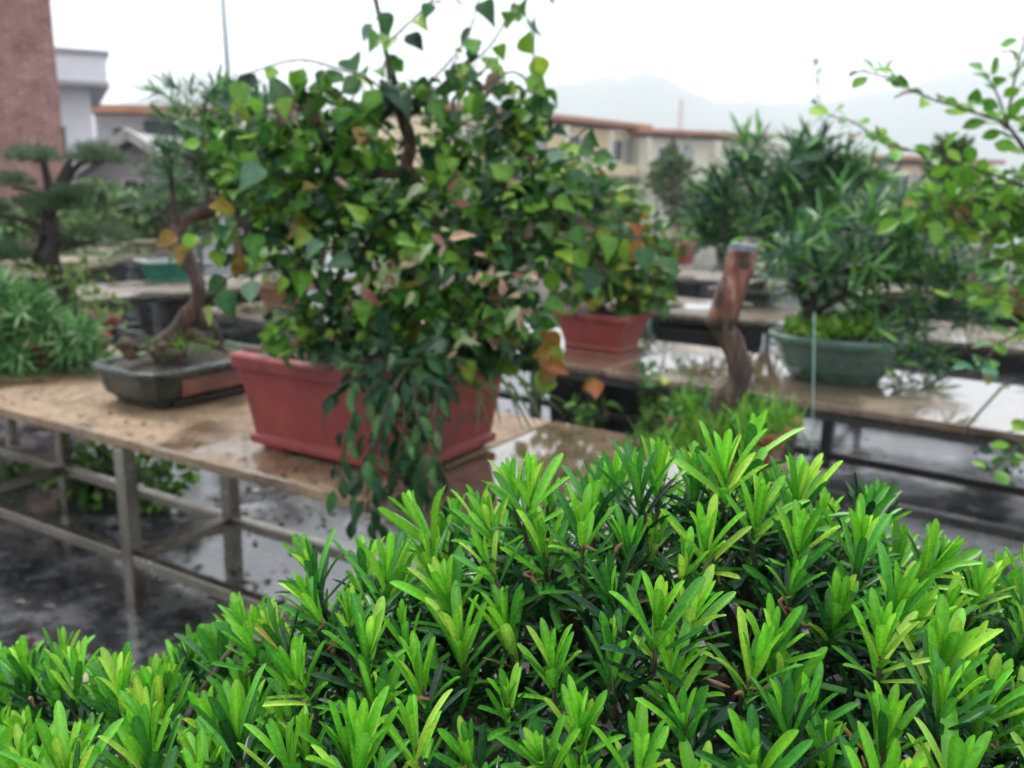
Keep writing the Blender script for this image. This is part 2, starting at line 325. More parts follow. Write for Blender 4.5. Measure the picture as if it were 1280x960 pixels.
class Leaves:
    def __init__(s): s.r = []
    def add(s, kind, pos, d, n, L, col, wd=1., var=None, rng=random):
        s.r.append((kind, rng.randrange(len(SH[kind])) if var is None else var, pos, d, n, L, wd, col))
    def frames(s, rows):
        d = nrm(np.array([r[3] for r in rows])); n = np.array([r[4] for r in rows], float)
        n = n - d*(n*d).sum(1, keepdims=True); n = nrm(n + 1e-6); x = np.cross(d, n)
        L = np.array([r[5] for r in rows])[:, None]; wd = np.array([r[6] for r in rows])[:, None]
        return np.stack((x*L*wd, d*L, n*L), 2), np.array([r[2] for r in rows])
    def mass(s, rows, name, mat_, parent, origin, label=None):
        VV, QQ, CC = [], [], []; b = 0; groups = {}
        for r in rows: groups.setdefault((r[0], r[1]), []).append(r)
        for (k, v), g in groups.items():
            V, Q, C = SH[k][v]; R, p = s.frames(g)
            X = np.einsum('nij,vj->nvi', R, V) + (p-origin)[:, None, :]
            c = np.array([r[7] for r in g])[:, None, :]*C[None, :, None]
            N = len(g); VV.append(X.reshape(-1, 3)); CC.append(c.reshape(-1, 3))
            QQ.append((Q[None]+(np.arange(N)*len(V))[:, None, None]).reshape(-1, 4)+b); b += N*len(V)
        me = quadmesh(name, np.vstack(VV), np.vstack(QQ), mat_, np.vstack(CC))
        return link(name, me, parent, 'stuff', label)
    _m = {}
    def single(s, rows, name, mat_, parent, origin):
        R, p = s.frames(rows)
        for r, A, q in zip(rows, R, p):
            key = (r[0], r[1], mat_.name)
            if key not in s._m:
                V, Q, C = SH[r[0]][r[1]]; s._m[key] = quadmesh('leaf', V, Q, mat_, np.repeat(C[:, None], 3, 1))
            o = link(name, s._m[key], parent); mm = Matrix.Identity(4)
            for i in range(3):
                for j in range(3): mm[i][j] = A[i][j]
                mm[i][3] = q[i]-origin[i]
            o.matrix_basis = mm; o.color = (*[float(c) for c in r[7]], 1)
    def out(s, mat_, parent, origin, nsingle=0, massname='foliage', minpx=10, label=None):
        """the leaves that show largest as parts of their own, the rest as one part"""
        rows = s.r
        if nsingle:
            pos = np.array([r[2] for r in rows]); q = pos-CAM; z = q@FW; px = 640+FPX*(q@RT)/np.maximum(z, .01); py = 480-FPX*(q@UP)/np.maximum(z, .01)
            inside = (px > -10) & (px < 1290) & (py > -10) & (py < 970) & (z > .1)
            d = nrm(np.array([r[3] for r in rows])); n = np.array([r[4] for r in rows], float); n = nrm(n-d*(n*d).sum(1, keepdims=True))
            vd = nrm(q); Lp = np.array([r[5] for r in rows])/np.maximum(z, .05)*FPX
            face = np.abs((n*vd).sum(1)); along = np.sqrt(np.clip(1-((d*vd).sum(1))**2, 0, 1))
            # leaves with others close in front of them show little: count nearer leaves around each picture cell
            ci, cj = (px//9).astype(int), (py//9).astype(int); best = {}
            for i in np.argsort(z):
                if not inside[i]: continue
                best[(ci[i], cj[i])] = best.get((ci[i], cj[i]), 0)
            front = np.zeros(len(rows)); cell = {}
            for i in np.argsort(z):
                front[i] = cell.get((ci[i], cj[i]), 0)
                if inside[i]:
                    for a in (-1, 0, 1):
                        for b_ in (-1, 0, 1): cell[(ci[i]+a, cj[i]+b_)] = cell.get((ci[i]+a, cj[i]+b_), 0)+1
            score = Lp*along*Lp*(.25+face)*inside/(1+front)**1.2
            order = np.argsort(-score)[:nsingle]; order = [i for i in order if score[i] > 0 and Lp[i] >= minpx]
            S = set(order); s.single([rows[i] for i in order], 'leaf', mat_, parent, origin); rows = [r for i, r in enumerate(rows) if i not in S]
        if rows: s.mass(rows, massname, mat_, parent, origin, label)
def jit(rng, s): return np.array([rng.gauss(0, s) for _ in range(3)])
def pick(rng, pal):
    t = rng.random()*sum(p[0] for p in pal)
    for wgt, c in pal:
        t -= wgt
        if t <= 0: break
    k = rng.uniform(.8, 1.22); return np.array(c)*k*np.array((rng.uniform(.88, 1.14), 1, rng.uniform(.85, 1.15)))
UPV = np.array((0, 0, 1.))

# ------------------------------------------------------------------ pots
def rrect(hx, hy, rc, k, z):
    pts = []; rc = max(.002, min(rc, hx-.001, hy-.001))
    for cx, cy_, a0 in ((hx-rc, hy-rc, 0), (-hx+rc, hy-rc, 90), (-hx+rc, -hy+rc, 180), (hx-rc, -hy+rc, 270)):
        for i in range(k+1):
            a = math.radians(a0+90*i/k); pts.append((cx+rc*math.cos(a), cy_+rc*math.sin(a), z))
    return pts
def loft(rings, cap_bottom=True, cap_top=True):
    mb = MB(); n = len(rings[0]); V = [p for r in rings for p in r]
    F = [(i*n+k, i*n+(k+1) % n, (i+1)*n+(k+1) % n, (i+1)*n+k) for i in range(len(rings)-1) for k in range(n)]
    if cap_bottom: F.append(tuple(range(n))[::-1])
    if cap_top: F.append(tuple(len(V)-n+i for i in range(n)))
    return mb.add(V, F)
def make_pot(root, loc, rz, hx, hy, h, m_, rc=.02, k=3, prof=None, feet=True, soil='soil', label=None, soil_drop=.02, rim=None):
    """pot as a part of its plant: body with rim lip and inside, soil and feet as sub-parts"""
    prof = prof or [(-.05, 0), (-.045, .012), (-.05, .02), (-.012, h*.80), (-.008, h*.82), (.010, h*.84), (.012, h-.008), (.008, h)]
    fz = .018 if feet else .0
    rings = [rrect(hx+d, hy+d, rc+d*.4, k, z+fz) for d, z in prof]
    t = .022
    rings += [rrect(hx+prof[-1][0]-t, hy+prof[-1][0]-t, rc*.7, k, h+fz), rrect(hx-t-.012, hy-t-.012, rc*.7, k, h+fz-.05)]
    o = loft(rings).build('pot', M[m_], root, label=label, bevel=.003)
    o.location = loc; o.rotation_euler = (0, 0, rz)
    nx, ny = 16, 12; V, F = [], []; rg = random.Random(int(hx*1e4))
    for j in range(ny+1):
        for i in range(nx+1):
            x = (i/nx*2-1)*(hx-t-.004); y = (j/ny*2-1)*(hy-t-.004); e = (1-abs(i/nx*2-1)**4)*(1-abs(j/ny*2-1)**4)
            if rc > min(hx, hy)*.6:
                q = math.hypot(x/(hx-t-.004), y/(hy-t-.004)); 
                if q > .96: x, y = x/q*.96, y/q*.96
            V.append((x, y, fz+h-soil_drop+.02*e+rg.uniform(-.006, .006)))
    F = [(j*(nx+1)+i, j*(nx+1)+i+1, (j+1)*(nx+1)+i+1, (j+1)*(nx+1)+i) for j in range(ny) for i in range(nx)]
    MB().add(V, F).build('soil', M[soil], o, smooth=True)
    if feet:
        b = prof[0][0]
        for sx in (-1, 1):
            for sy in (-1, 1):
                f = loft([rrect(.045, .03, .008, 2, 0), rrect(.05, .034, .008, 2, fz+.004)]).build('foot', M[m_], o)
                f.location = (sx*(hx+b-.07), sy*(hy+b-.05), 0)
    return o
def trunk_part(name, root, origin, pts, rad, m_='bark_grey', n=10, sub=6, rough=.12, seed=1, limbs=()):
    rg = random.Random(seed); mb = MB()
    for pp, rr in [(pts, rad)]+list(limbs):
        s = spline(np.array(pp)-origin, sub); r = np.interp(np.linspace(0, 1, len(s)), np.linspace(0, 1, len(rr)), rr)
        w_ = [rg.random()*6.28 for _ in range(6)]; ii = np.arange(len(r))
        r = r*(1+rough*.5*(np.sin(ii*.9+w_[0])+.6*np.sin(ii*.37+w_[1]))); V, Q = tube(s, r, n)
        kk = np.tile(np.arange(n), len(r))/n*2*math.pi; jj = np.repeat(ii, n)
        ctr = np.repeat(s, n, 0); f_ = rough*(.9*np.sin(2*kk+jj*.35+w_[2])+.7*np.sin(3*kk-jj*.28+w_[3])+.5*np.sin(5*kk+jj*.2+w_[4]))
        V = ctr+(V-ctr)*(1+f_)[:, None] + np.array([[rg.gauss(0, 1) for _ in range(3)] for _ in V])*np.repeat(r, n)[:, None]*rough*.12
        b = len(mb.v); mb.add(V, Q); mb.f.append(tuple(b+i for i in range(n))[::-1]); mb.f.append(tuple(b+len(V)-n+i for i in range(n)))
    return mb.build(name, M[m_], root, smooth=True)

# ================================================================== THE SETTING
g = MB(); NX = 40
xs = np.concatenate((-np.geomspace(2200, 1, 14), np.linspace(-.8, .8, 3), np.geomspace(1, 2200, 14)))
V = [(x, y+6, 0) for y in xs for x in xs]; n_ = len(xs)
g.add(V, [(j*n_+i, j*n_+i+1, (j+1)*n_+i+1, (j+1)*n_+i) for j in range(n_-1) for i in range(n_-1)])
g.build('ground', M['ground'], kind='structure')

def hill(name, pts, dist, depth, seed):
    """ridge given by (azimuth offset, height) pairs, a real slope in front and behind"""
    rg = np.random.default_rng(seed); A = np.linspace(pts[0][0], pts[-1][0], 160); Hh = np.interp(A, [p[0] for p in pts], [p[1] for p in pts])
    Hh = Hh + np.convolve(rg.normal(0, 1, 200), np.ones(14)/14, 'same')[:160]*dist*.006 + np.convolve(rg.normal(0, 1, 200), np.ones(4)/4, 'same')[:160]*dist*.0012
    V = []; rows = 14
    for j in range(rows+1):
        s = j/rows*2-1; prof = max(0, 1-abs(s)**1.4)
        for a, h in zip(A, Hh):
            r = dist+s*depth; V.append((math.tan(a)*r, r, h*prof+rg.normal(0, dist*.0012)*prof-2*(prof == 0)))
    F = [(j*160+i, j*160+i+1, (j+1)*160+i+1, (j+1)*160+i) for j in range(rows) for i in range(159)]
    MB().add(V, F).build(name, M['hill'], smooth=True, kind='structure')
def az(u): return math.atan((u-640)/FPX)
def hh(v, d): return CAMH+(235-v)/FPX*d
D1 = 1500
hill('hills', [(az(-900), 60), (az(-200), 90), (az(100), hh(165, D1)), (az(250), hh(118, D1)), (az(420), hh(140, D1)), (az(600), hh(130, D1)), (az(700), hh(112, D1)), (az(800), hh(98, D1)), (az(880), hh(128, D1)), (az(960), hh(130, D1)), (az(1060), hh(122, D1)), (az(1150), hh(98, D1)), (az(1280), hh(70, D1)), (az(1600), hh(40, D1)), (az(2600), 200)], D1, 420, 3)

# ------------------------------------------------------------------ buildings
def window(root, x, y, z, wd, hgt, face='y', frame='frame_white', panes=2):
    """a window in a wall that faces -Y (or +X): frame, panes set back, sill"""
    def sub(mb): return mb
    o = MB()
    t = .07
    def bx(mb, cx, cz, dx, dz, off, th):
        if face == 'y': mb.box((x+cx, y-off, z+cz), (dx, th, dz))
        else: mb.box((x+off, y+cx, z+cz), (th, dx, dz))
    bx(o, 0, hgt/2-t/2, wd, t, .02, .1); bx(o, 0, -hgt/2+t/2, wd, t, .02, .1)
    bx(o, -wd/2+t/2, 0, t, hgt-2*t, .02, .1); bx(o, wd/2-t/2, 0, t, hgt-2*t, .02, .1)
    for i in range(1, panes): bx(o, -wd/2+wd*i/panes, 0, t, hgt-2*t, .02, .1)
    f = o.build('window', M[frame], root)
    for i in range(panes):
        p = MB(); bx(p, -wd/2+wd*(i+.5)/panes, 0, wd/panes-t, hgt-2*t, .0, .05); p.build('pane', M['glass'], f)
    s = MB(); bx(s, 0, -hgt/2-.06, wd+.2, .1, .08, .26); s.build('sill', M['trim_white'], f)
    return f

# brick building on the far left
bp = P(72, 100, 17.0); bk = thing('brick_building', 'tall unplastered red brick building wall rising above the bonsai', 'building', (bp[0], 17.0, 0), math.radians(33))
MB().box((-4.5, 4, 4.2), (9, 8, 8.4)).build('wall', M['brick'], bk)
MB().box((-4.5, 4, 8.46), (9.2, 8.2, .14)).build('roof_slab', M['plaster_grey'], bk)
window(bk, -5.2, -.02, 4.4, 1.5, 1.5); window(bk, -2.0+-.6, -.02, 6.9, 1.2, 1.3)

# white building behind it
wp = P(128, 100, 30.); wb = thing('white_building', 'narrow white plastered building with jutting top balcony beside the brick wall', 'building', (wp[0], 30, 0), math.radians(27))
ztop = P(100, 70, 30)[2]; zbal = P(100, 108, 30)[2]
MB().box((-3.4, 4, zbal/2), (6, 8, zbal)).build('wall', M['plaster_white'], wb)
MB().box((-3.0, 3.6, (ztop+zbal)/2), (6.2, 9, ztop-zbal-.1)).build('balcony', M['plaster_white'], wb)
MB().box((-3.0, 3.6, ztop+.0), (6.4, 9.2, .12)).build('coping', M['plaster_grey'], wb)
MB().box((-3.0, 3.6, zbal-.02), (6.3, 9.1, .14)).build('balcony_slab', M['plaster_grey'], wb)
window(wb, -1.6, -.02, 2.6, .9, 1.2)

# apartment block with an orange eave
Y = 40.; x0 = P(118, 150, Y)[0]; x1 = P(330, 150, Y)[0]; zt = P(118, 137, Y)[2]
ab = thing('apartment_building', 'pinkish grey apartment block with orange roof edge and open balcony', 'building', (x0, Y, 0), math.radians(3))
wd = x1-x0
MB().box((wd/2, 5, zt/2-.1), (wd, 9.9, zt-.2)).build('wall', M['plaster_pink'], ab)
MB().box((wd/2, 4.6, zt), (wd+.8, 11, .32)).build('roof_edge', M['tile_orange'], ab)
zb = zt-1.35
MB().box((3.3, .0, zb+.2), (2.4, .1, 1.5)).build('balcony_opening', M['glass'], ab)
MB().box((3.3, -.5, zb-.75), (2.7, 1.0, .5)).build('balcony', M['plaster_pink'], ab)
for wx in (1.25, 6.2): window(ab, wx, -.02, zb+.1, 1.1, 1.2)
for wx in (1.25, 3.3, 6.2): window(ab, wx, -.02, zb-3., 1.1, 1.2)
MB().box((.45, -.1, zt/2-.3), (.5, .2, zt-.8)).build('pilaster', M['plaster_grey'], ab)

# grey gable house
Y = 24.; gp = P(165, 240, Y); ga = P(172, 172, Y); ge = P(252, 222, Y)
gh = thing('gable_house', 'small grey house with pitched grey roof and white verge boards', 'house', (ga[0], Y, 0), math.radians(-8))
hw = ge[0]-ga[0]; zr, ze = ga[2], ge[2]
mb = MB(); mb.add([(-hw, 0, 0), (hw, 0, 0), (hw, 0, ze), (0, 0, zr-.12), (-hw, 0, ze), (-hw, 7, 0), (hw, 7, 0), (hw, 7, ze), (0, 7, zr-.12), (-hw, 7, ze)],
  [(0, 1, 2, 3, 4), (9, 8, 7, 6, 5), (1, 6, 7, 2), (0, 4, 9, 5)]); mb.build('wall', M['house_grey'], gh)
a_ = math.atan2(zr-ze, hw); Ls = math.hypot(hw, zr-ze)+.3
for s in (-1, 1):
    mb = MB(); mb.box((s*hw*.56, 3.4, (zr+ze)/2-.03*0+.0), (Ls, 7.6, .1), ry=s*a_); mb.build('roof', M['roof_grey'], gh)
    mb = MB(); mb.box((s*hw*.56, -.46, (zr+ze)/2+.02), (Ls, .12, .24), ry=s*a_); mb.build('verge_board', M['trim_white'], gh)
window(gh, 0, -.02, ze*.62, 1.0, 1.1)

# long yellow school-like building
def slab_building(name, label, u0, v0, Y0, u1, v1, Y1, floors, mwall, dz, depth=9, step=None, eave='tile_orange'):
    a, b = P(u0, v0, Y0), P(u1, v1, Y1); L = math.hypot(b[0]-a[0], b[1]-a[1]); th = math.atan2(b[1]-a[1], b[0]-a[0])
    z = (a[2]+b[2])/2; o = thing(name, label, 'building', (a[0], a[1], 0), th)
    MB().box((L/2, depth/2, z/2-.2), (L, depth, z-.4)).build('wall', M[mwall], o)
    MB().box((L/2, depth/2-.3, z), (L+.5, depth+1.2, .28)).build('roof_edge', M[eave], o)
    nb = max(2, int(L/4.2))
    for fl in range(floors):
        zc = z-1.75-fl*dz
        if zc < 1: break
        MB().box((L/2, -.5, zc-1.35), (L, 1.0, .75)).build('balcony', M[mwall], o)
        MB().box((L/2, -.4, zc-dz+1.72-.0), (L, .9, .16)).build('floor_slab', M['plaster_grey'], o)
        for i in range(nb):
            window(o, L*(i+.5)/nb-.6, -.02, zc, 1.7, 1.5, panes=2)
            d = MB(); d.box((L*(i+.5)/nb+1.0, -.02, zc-.3), (.9, .1, 2.1)); d.build('door', M['roof_grey'], o)
        for i in range(nb+1):
            MB().box((min(L-.2, max(.2, L*i/nb)), -.9, zc-.1), (.35, .3, dz-.6)).build('column', M['plaster_cream'], o)
    return o, L, z
slab_building('school_building', 'long yellow two storey building with orange eaves and open galleries', 560, 128, 52, 800, 163, 66, 3, 'plaster_yellow', 3.3)
slab_building('corner_building', 'cream end block joined onto the long yellow building', 801, 161, 64, 972, 174, 68, 3, 'plaster_cream', 3.3)
slab_building('yellow_house', 'small yellow house with brown roof behind the glossy shrubs', 1098, 200, 60, 1240, 200, 66, 2, 'plaster_yellow', 3.1, depth=7)

pl = P(287, 118, 22.); po = thing('flagpole', 'thin pale blue metal pole on a rusty orange sleeve against the sky', 'pole', (pl[0], 22, 0))
MB().tube([(0, 0, pl[2]-.1), (-.10, 0, pl[2]+4.5)], [.05, .035], 10).build('shaft', M['pole'], po, smooth=True)
MB().tube([(0, 0, 0), (0, 0, pl[2]-.7), (0, 0, pl[2])], [.11, .11, .09], 10).build('sleeve', M['rust'], po, smooth=True)
mp_ = P(850, 160, 420.); mst = thing('radio_mast', 'faint far-off pinkish mast rising over the yellow building roof', 'mast', (mp_[0], 420, 0))
mb = MB(); zt_ = P(850, 124, 420)[2]
for sx in (-1, 1):
    for sy in (-1, 1): mb.bar((sx*1.6, sy*1.6, 0), (sx*.35, sy*.35, zt_), .3)
for i in range(9):
    z = zt_*(i+.5)/9; r = 1.6-1.25*(i+.5)/9
    for a, b in (((-r, -r), (r, -r)), ((r, -r), (r, r)), ((r, r), (-r, r)), ((-r, r), (-r, -r))): mb.bar((*a, z), (*b, z+1.5), .18)
mb.build('lattice', M['tile_orange'], mst)

# ------------------------------------------------------------------ far trees and shrubs
PAL_FAR = [(3, (.05, .13, .035)), (2, (.10, .20, .05)), (1.4, (.022, .065, .024)), (.9, (.16, .25, .06))]
def far_tree(u, v, Y, ru, rv, label, seed, pal=PAL_FAR, n=1500, name='tree', size=.13, cat='tree', group='trees beyond the nursery'):
    rg = random.Random(seed); c = P(u, v, Y); r = ru/FPX*Y; rz = rv/FPX*Y
    base = np.array((c[0], Y, 0.)); o = thing(name, label, cat, base, 0, group)
    pts = [base, base+(.1, 0, c[2]*.5), np.array((c[0], Y, c[2]))]
    limbs = []; blobs = []
    for i in range(9):
        q = nrm(jit(rg, 1)); e = np.array((c[0]+q[0]*r*.75, Y+q[1]*r*.6, c[2]+q[2]*rz*.7)); blobs.append((e, rg.uniform(.3, .55)))
        limbs.append(([pts[1]+(pts[2]-pts[1])*rg.uniform(0, .8), (pts[2]+e)/2, e], [r*.05, r*.03, r*.01]))
    trunk_part('trunk', o, base, pts, [r*.09, r*.06, r*.03], 'bark_dark', 7, 4, .1, seed, limbs)
    lv = Leaves()
    for _ in range(n):
        e, s = rg.choice(blobs); q = nrm(jit(rg, 1))*rg.random()**.4*s; pos = e+q*np.array((r, r*.8, rz))
        if pos[2] < .2: continue
        lv.add('quick', pos, jit(rg, 1)+q*1.5, jit(rg, .6)+UPV, size*rg.uniform(.7, 1.4), pick(rg, pal), rng=rg)
    lv.out(M['leaf_far'], o, base, massname='crown')
    return o
FT = [(140, 268, 18, 55, 35, 'pale green bushy tree in front of the white building', 1600), (205, 265, 15, 60, 42, 'bluish green feathery tree before the grey gable house', 1500),
      (300, 190, 16, 70, 70, 'broad dark green tree rising behind the flowering vine', 2600), (395, 215, 14, 70, 70, 'dense green tree crown beneath the rusty pole', 2400),
      (620, 235, 20, 60, 38, 'rounded green tree before the long yellow building', 1600), (735, 258, 18, 60, 38, 'light green bush below the yellow building balconies', 1600),
      (840, 235, 16, 32, 46, 'slim grey green sapling in front of the cream end block', 900), (905, 270, 20, 60, 34, 'low green tree under the cream end block', 1500),
      (1010, 235, 26, 70, 34, 'wide green tree to the side of the cream end block', 1600), (1120, 255, 22, 70, 38, 'bright leafy tree before the small yellow house', 1700),
      (1235, 250, 20, 70, 45, 'tall green tree at the side of the small yellow house', 1700), (60, 285, 13, 60, 30, 'low green shrub at the foot of the brick wall', 1200), (1180, 205, 15, 28, 26, 'spiky young pine top over the small yellow house roof', 700),
      (500, 260, 17, 80, 40, 'shady green tree behind the hanging vine', 1500)]
for i, (u, v, Y, ru, rv, lb, n) in enumerate(FT):
    pal = PAL_FAR if i not in (0, 1, 5, 9, 11) else [(2, (.12, .23, .08)), (2, (.19, .31, .10)), (1, (.07, .14, .05))]
    far_tree(u, v, Y, ru, rv, lb, 50+i, pal, n, size=.011*Y)

# ------------------------------------------------------------------ benches
def bench(label, u0, u1, v0, v1, zt, frames, th, slabm='slab', railz=.2, vf=None, vr=None, th_s=.035, steel='steel', pieces=1, tube_=.05, extra=(), toprail=True, wet=()):
    """slab of boards on a square-tube frame; frames = positions of the leg pairs along the bench"""
    o = thing('display_bench', label, 'bench', bw(u0, v0, 0, th), th, 'plant display benches')
    L = u1-u0; vf = (vf if vf is not None else v0+.04)-v0; vr = (vr if vr is not None else v1-.06)-v0
    rg = random.Random(int(L*100))
    cuts = pieces if isinstance(pieces, list) else [L*i/pieces for i in range(pieces+1)]
    for i, (a, b) in enumerate(zip(cuts, cuts[1:])):
        mb = MB(); nseg = max(2, int((b-a)/.16)); top, V, F = zt, [], []
        for k in range(nseg+1):
            x = a+.004+(b-a-.008)*k/nseg; e = rg.uniform(-.006, .006)
            V += [(x, e, zt-th_s), (x, v1-v0+rg.uniform(-.006, .006), zt-th_s), (x, v1-v0+rg.uniform(-.006, .006), zt), (x, e+rg.uniform(-.003, .003), zt)]
        for k in range(nseg):
            p = k*4
            F += [(p, p+1, p+5, p+4), (p+1, p+2, p+6, p+5), (p+2, p+3, p+7, p+6), (p+3, p, p+4, p+7)]
        F += [(0, 3, 2, 1), (nseg*4, nseg*4+1, nseg*4+2, nseg*4+3)]
        mb.add(V, F).build('slab', M['slab_wet' if i in wet else slabm], o, bevel=.005)
    zf = zt-th_s-.002; t = tube_
    F = [f-u0 for f in frames]
    for f in F:
        for y in (vf, vr):
            MB().box((f, y+t/2, zf/2), (t, t, zf)).build('leg', M[steel], o, bevel=.004)
        MB().bar((f, vf+t+.001, railz), (f, vr-.001, railz), t*.8).build('cross_rail', M[steel], o, bevel=.004)
    for (xs_, xe) in zip([0]+F, F+[L]):
        a = xs_+(t/2+.001 if xs_ else 0.); b = xe-(t/2+.001 if xe != L else 0)
        if b-a < .05: continue
        for y in (vf, vr):
            MB().bar((a, y+t/2, railz), (b, y+t/2, railz), t*.8).build('rail', M[steel], o, bevel=.004)
            if toprail: MB().bar((a, y+t/2, zf-t/2), (b, y+t/2, zf-t/2), t*.7).build('top_rail', M[steel], o, bevel=.004)
    for f, y in extra:
        MB().box((f-u0, y-v0, zf/2), (t, t, zf)).build('leg', M[steel], o, bevel=.004)
    return o
ZB = .63
bench('long brown board bench carrying the large red pot with the trailing vine', -5.2, -.5, 1.69, 2.70, ZB, [-4.62, -3.62, -2.55, -.75], TH, 'slab', .2, 1.685, 2.11, pieces=[0, 1.7, 3.72, 4.7], toprail=False, extra=[(-1.15, 2.6), (-4.9, 2.6)], wet={2})
TH2 = math.radians(-36.0)
def uv2(p, th=TH2):
    c, s = math.cos(th), math.sin(th); return (p[0]*c+p[1]*s, -p[0]*s+p[1]*c)
Z2 = .60
f2 = [uv2(onz(u, v, Z2)) for u, v in ((690, 452), (779, 466), (1000, 499), (1240, 538))]
v2 = sum(q[1] for q in f2)/4; U2 = f2[0][0]
l2 = uv2(onz(1030, 570, .2))
bench('wet board bench under the green oval pot and the square red pot', -5.3, 1.1, v2, v2+.95, Z2, [-4.6, -3.35, U2-.12, l2[0], .7], TH2, 'slab_wet', .2, v2+.02, v2+.60, pieces=4, steel='steel_dark')
f3 = [uv2(onz(u, v, Z2)) for u, v in ((880, 388), (1060, 415), (1250, 440))]
v3 = sum(q[1] for q in f3)/3
bench('dark weathered bench holding the broad-leaved podocarpus behind the wet bench', -3.6, 2.6, v3, v3+.9, Z2, [-3.0, -1.6, -.2, 1.2, 2.3], TH2, 'slab_grey', .2, v3+.05, v3+.75, pieces=4, steel='steel_dark')
f4 = [uv2(onz(u, v, Z2)) for u, v in ((840, 345), (895, 352), (1260, 378))]
v4 = sum(q[1] for q in f4)/3
bench('farthest board bench with the small bright red pot and orange tray', -5.5, 4.2, v4, v4+.9, Z2, [-5., -3.2, -1.4, .4, 2.2, 3.9], TH2, 'slab_grey', .2, v4+.05, v4+.75, pieces=5, steel='steel_dark')
# bench with the teal pot, laid across the others
e0, e1 = onz(112, 374, .58), onz(262, 362, .58); th5 = math.atan2(e1[1]-e0[1], e1[0]-e0[0])
q0 = uv2(e0, th5)
bench('pale board bench holding the small teal tray pot', q0[0]-1.2, q0[0]+2.6, q0[1], q0[1]+1.0, .58, [q0[0]-.9, q0[0]+.55, q0[0]+2.2], th5, 'slab_grey', .2, q0[1]+.05, q0[1]+.85, pieces=3, steel='steel_dark')
e0, e1 = onz(115, 332, .58), onz(212, 312, .58); th6 = math.atan2(e1[1]-e0[1], e1[0]-e0[0]); q6 = uv2(e0, th6)
bench('grey empty bench standing behind the teal tray pot', q6[0]-1.0, q6[0]+4.5, q6[1], q6[1]+1.1, .58, [q6[0]-.6, q6[0]+1.6, q6[0]+4.], th6, 'slab_wet', .2, q6[1]+.05, q6[1]+.95, pieces=3, steel='steel_dark')
# the near bench that carries the focused shrub
bench('near bench under the bright green podocarpus shrub', -1.5, .9, .34, .86, .56, [-1.1, -.2, .7], TH, 'slab_wet', .2, .38, .76, pieces=2)

# ------------------------------------------------------------------ foreground podocarpus
rng = random.Random(11)
PU = [-200, 0, 100, 200, 300, 370, 420, 470, 540, 600, 660, 720, 790, 860, 930, 1000, 1060, 1130, 1190, 1240, 1300, 1450]
PV = [v_+30 for v_ in (930, 886, 866, 852, 850, 800, 735, 712, 722, 690, 650, 618, 606, 622, 606, 622, 645, 668, 716, 752, 750, 760)]
PDR = np.interp(PU, [-200, 0, 300, 450, 700, 930, 1150, 1300], [.88, .84, .80, .74, .74, .76, .76, .76])
PDF = np.interp(PU, [-200, 0, 350, 700, 1280], [.62, .58, .52, .49, .50])
def canopy(u, t):
    vr = np.interp(u, PU, PV); dr = np.interp(u, PU, PDR); df = np.interp(u, PU, PDF)
    if t <= 1:
        return P(u, 1040+(vr-1040)*t, df+(dr-df)*t**1.1)
    s = (t-1); r = P(u, vr, dr); return r+np.array((0, .40*s, -.30*s*s-.12*s))
def cnorm(u, t):
    a = canopy(u+6, t)-canopy(u-6, t); b = canopy(u, min(1.6, t+.03))-canopy(u, max(0, t-.03)); n = nrm(np.cross(a, b)); return n if n[2] > 0 else -n
base = bw(-.33, .60, .56); shrub = thing('podocarpus_shrub', 'sharp bright green podocarpus shrub with upright strap leaves filling the front', 'shrub', base)
make_pot(shrub, (0, 0, .001), TH, .30, .19, .20, 'stone', .02, 3, label='pale stone planter hidden under the leaves')
gap = [(rng.uniform(0, 1280), rng.uniform(.05, .75), rng.uniform(18, 42)) for _ in range(9)]+[(930, .72, 50), (1085, .75, 45), (880, .38, 45), (600, .45, 40), (1060, .35, 40), (690, .6, 35)]
shoots = []
def throw(n, dmin, off, tmax):
    acc = []
    for _ in range(n):
        u = rng.uniform(-180, 1440); t = rng.uniform(0, tmax)
        k_ = 1. if off == 0 else .8
        if any(abs(u-gu)/gr < k_ and abs(t-gt)*330/gr < k_ for gu, gt, gr in gap): continue
        nn = cnorm(u, t); lump = .022*math.sin(u*.021+t*7)+.018*math.sin(u*.047-t*13+2)
        p = canopy(u, t)+nn*(off+lump*.7)+jit(rng, .006)
        if all((p-a[0])@(p-a[0]) > dmin*dmin for a in acc): acc.append((p, nn, u, t))
    return acc
top = throw(3800, .041, 0., 1.6); low = throw(2600, .045, -.055, 1.5); deep = throw(700, .08, -.11, 1.3)
lv = Leaves()
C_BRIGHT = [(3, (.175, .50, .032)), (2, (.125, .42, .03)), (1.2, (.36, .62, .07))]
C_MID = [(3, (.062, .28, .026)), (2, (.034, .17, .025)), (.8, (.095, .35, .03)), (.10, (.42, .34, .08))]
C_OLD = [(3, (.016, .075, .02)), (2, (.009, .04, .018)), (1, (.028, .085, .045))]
twigs = MB(); dry = MB()
hub = base+np.array((.02, .06, .30))
nodes = [hub+np.array((math.cos(a)*r, math.sin(a)*r*.55, z)) for a, r, z in [(i*.785+.2, .18+.09*(i % 3), .0+.05*(i % 2)) for i in range(8)]]+[hub+np.array((dx, .02*i, .12)) for i, dx in enumerate((-.34, -.15, .03, .2, .36))]
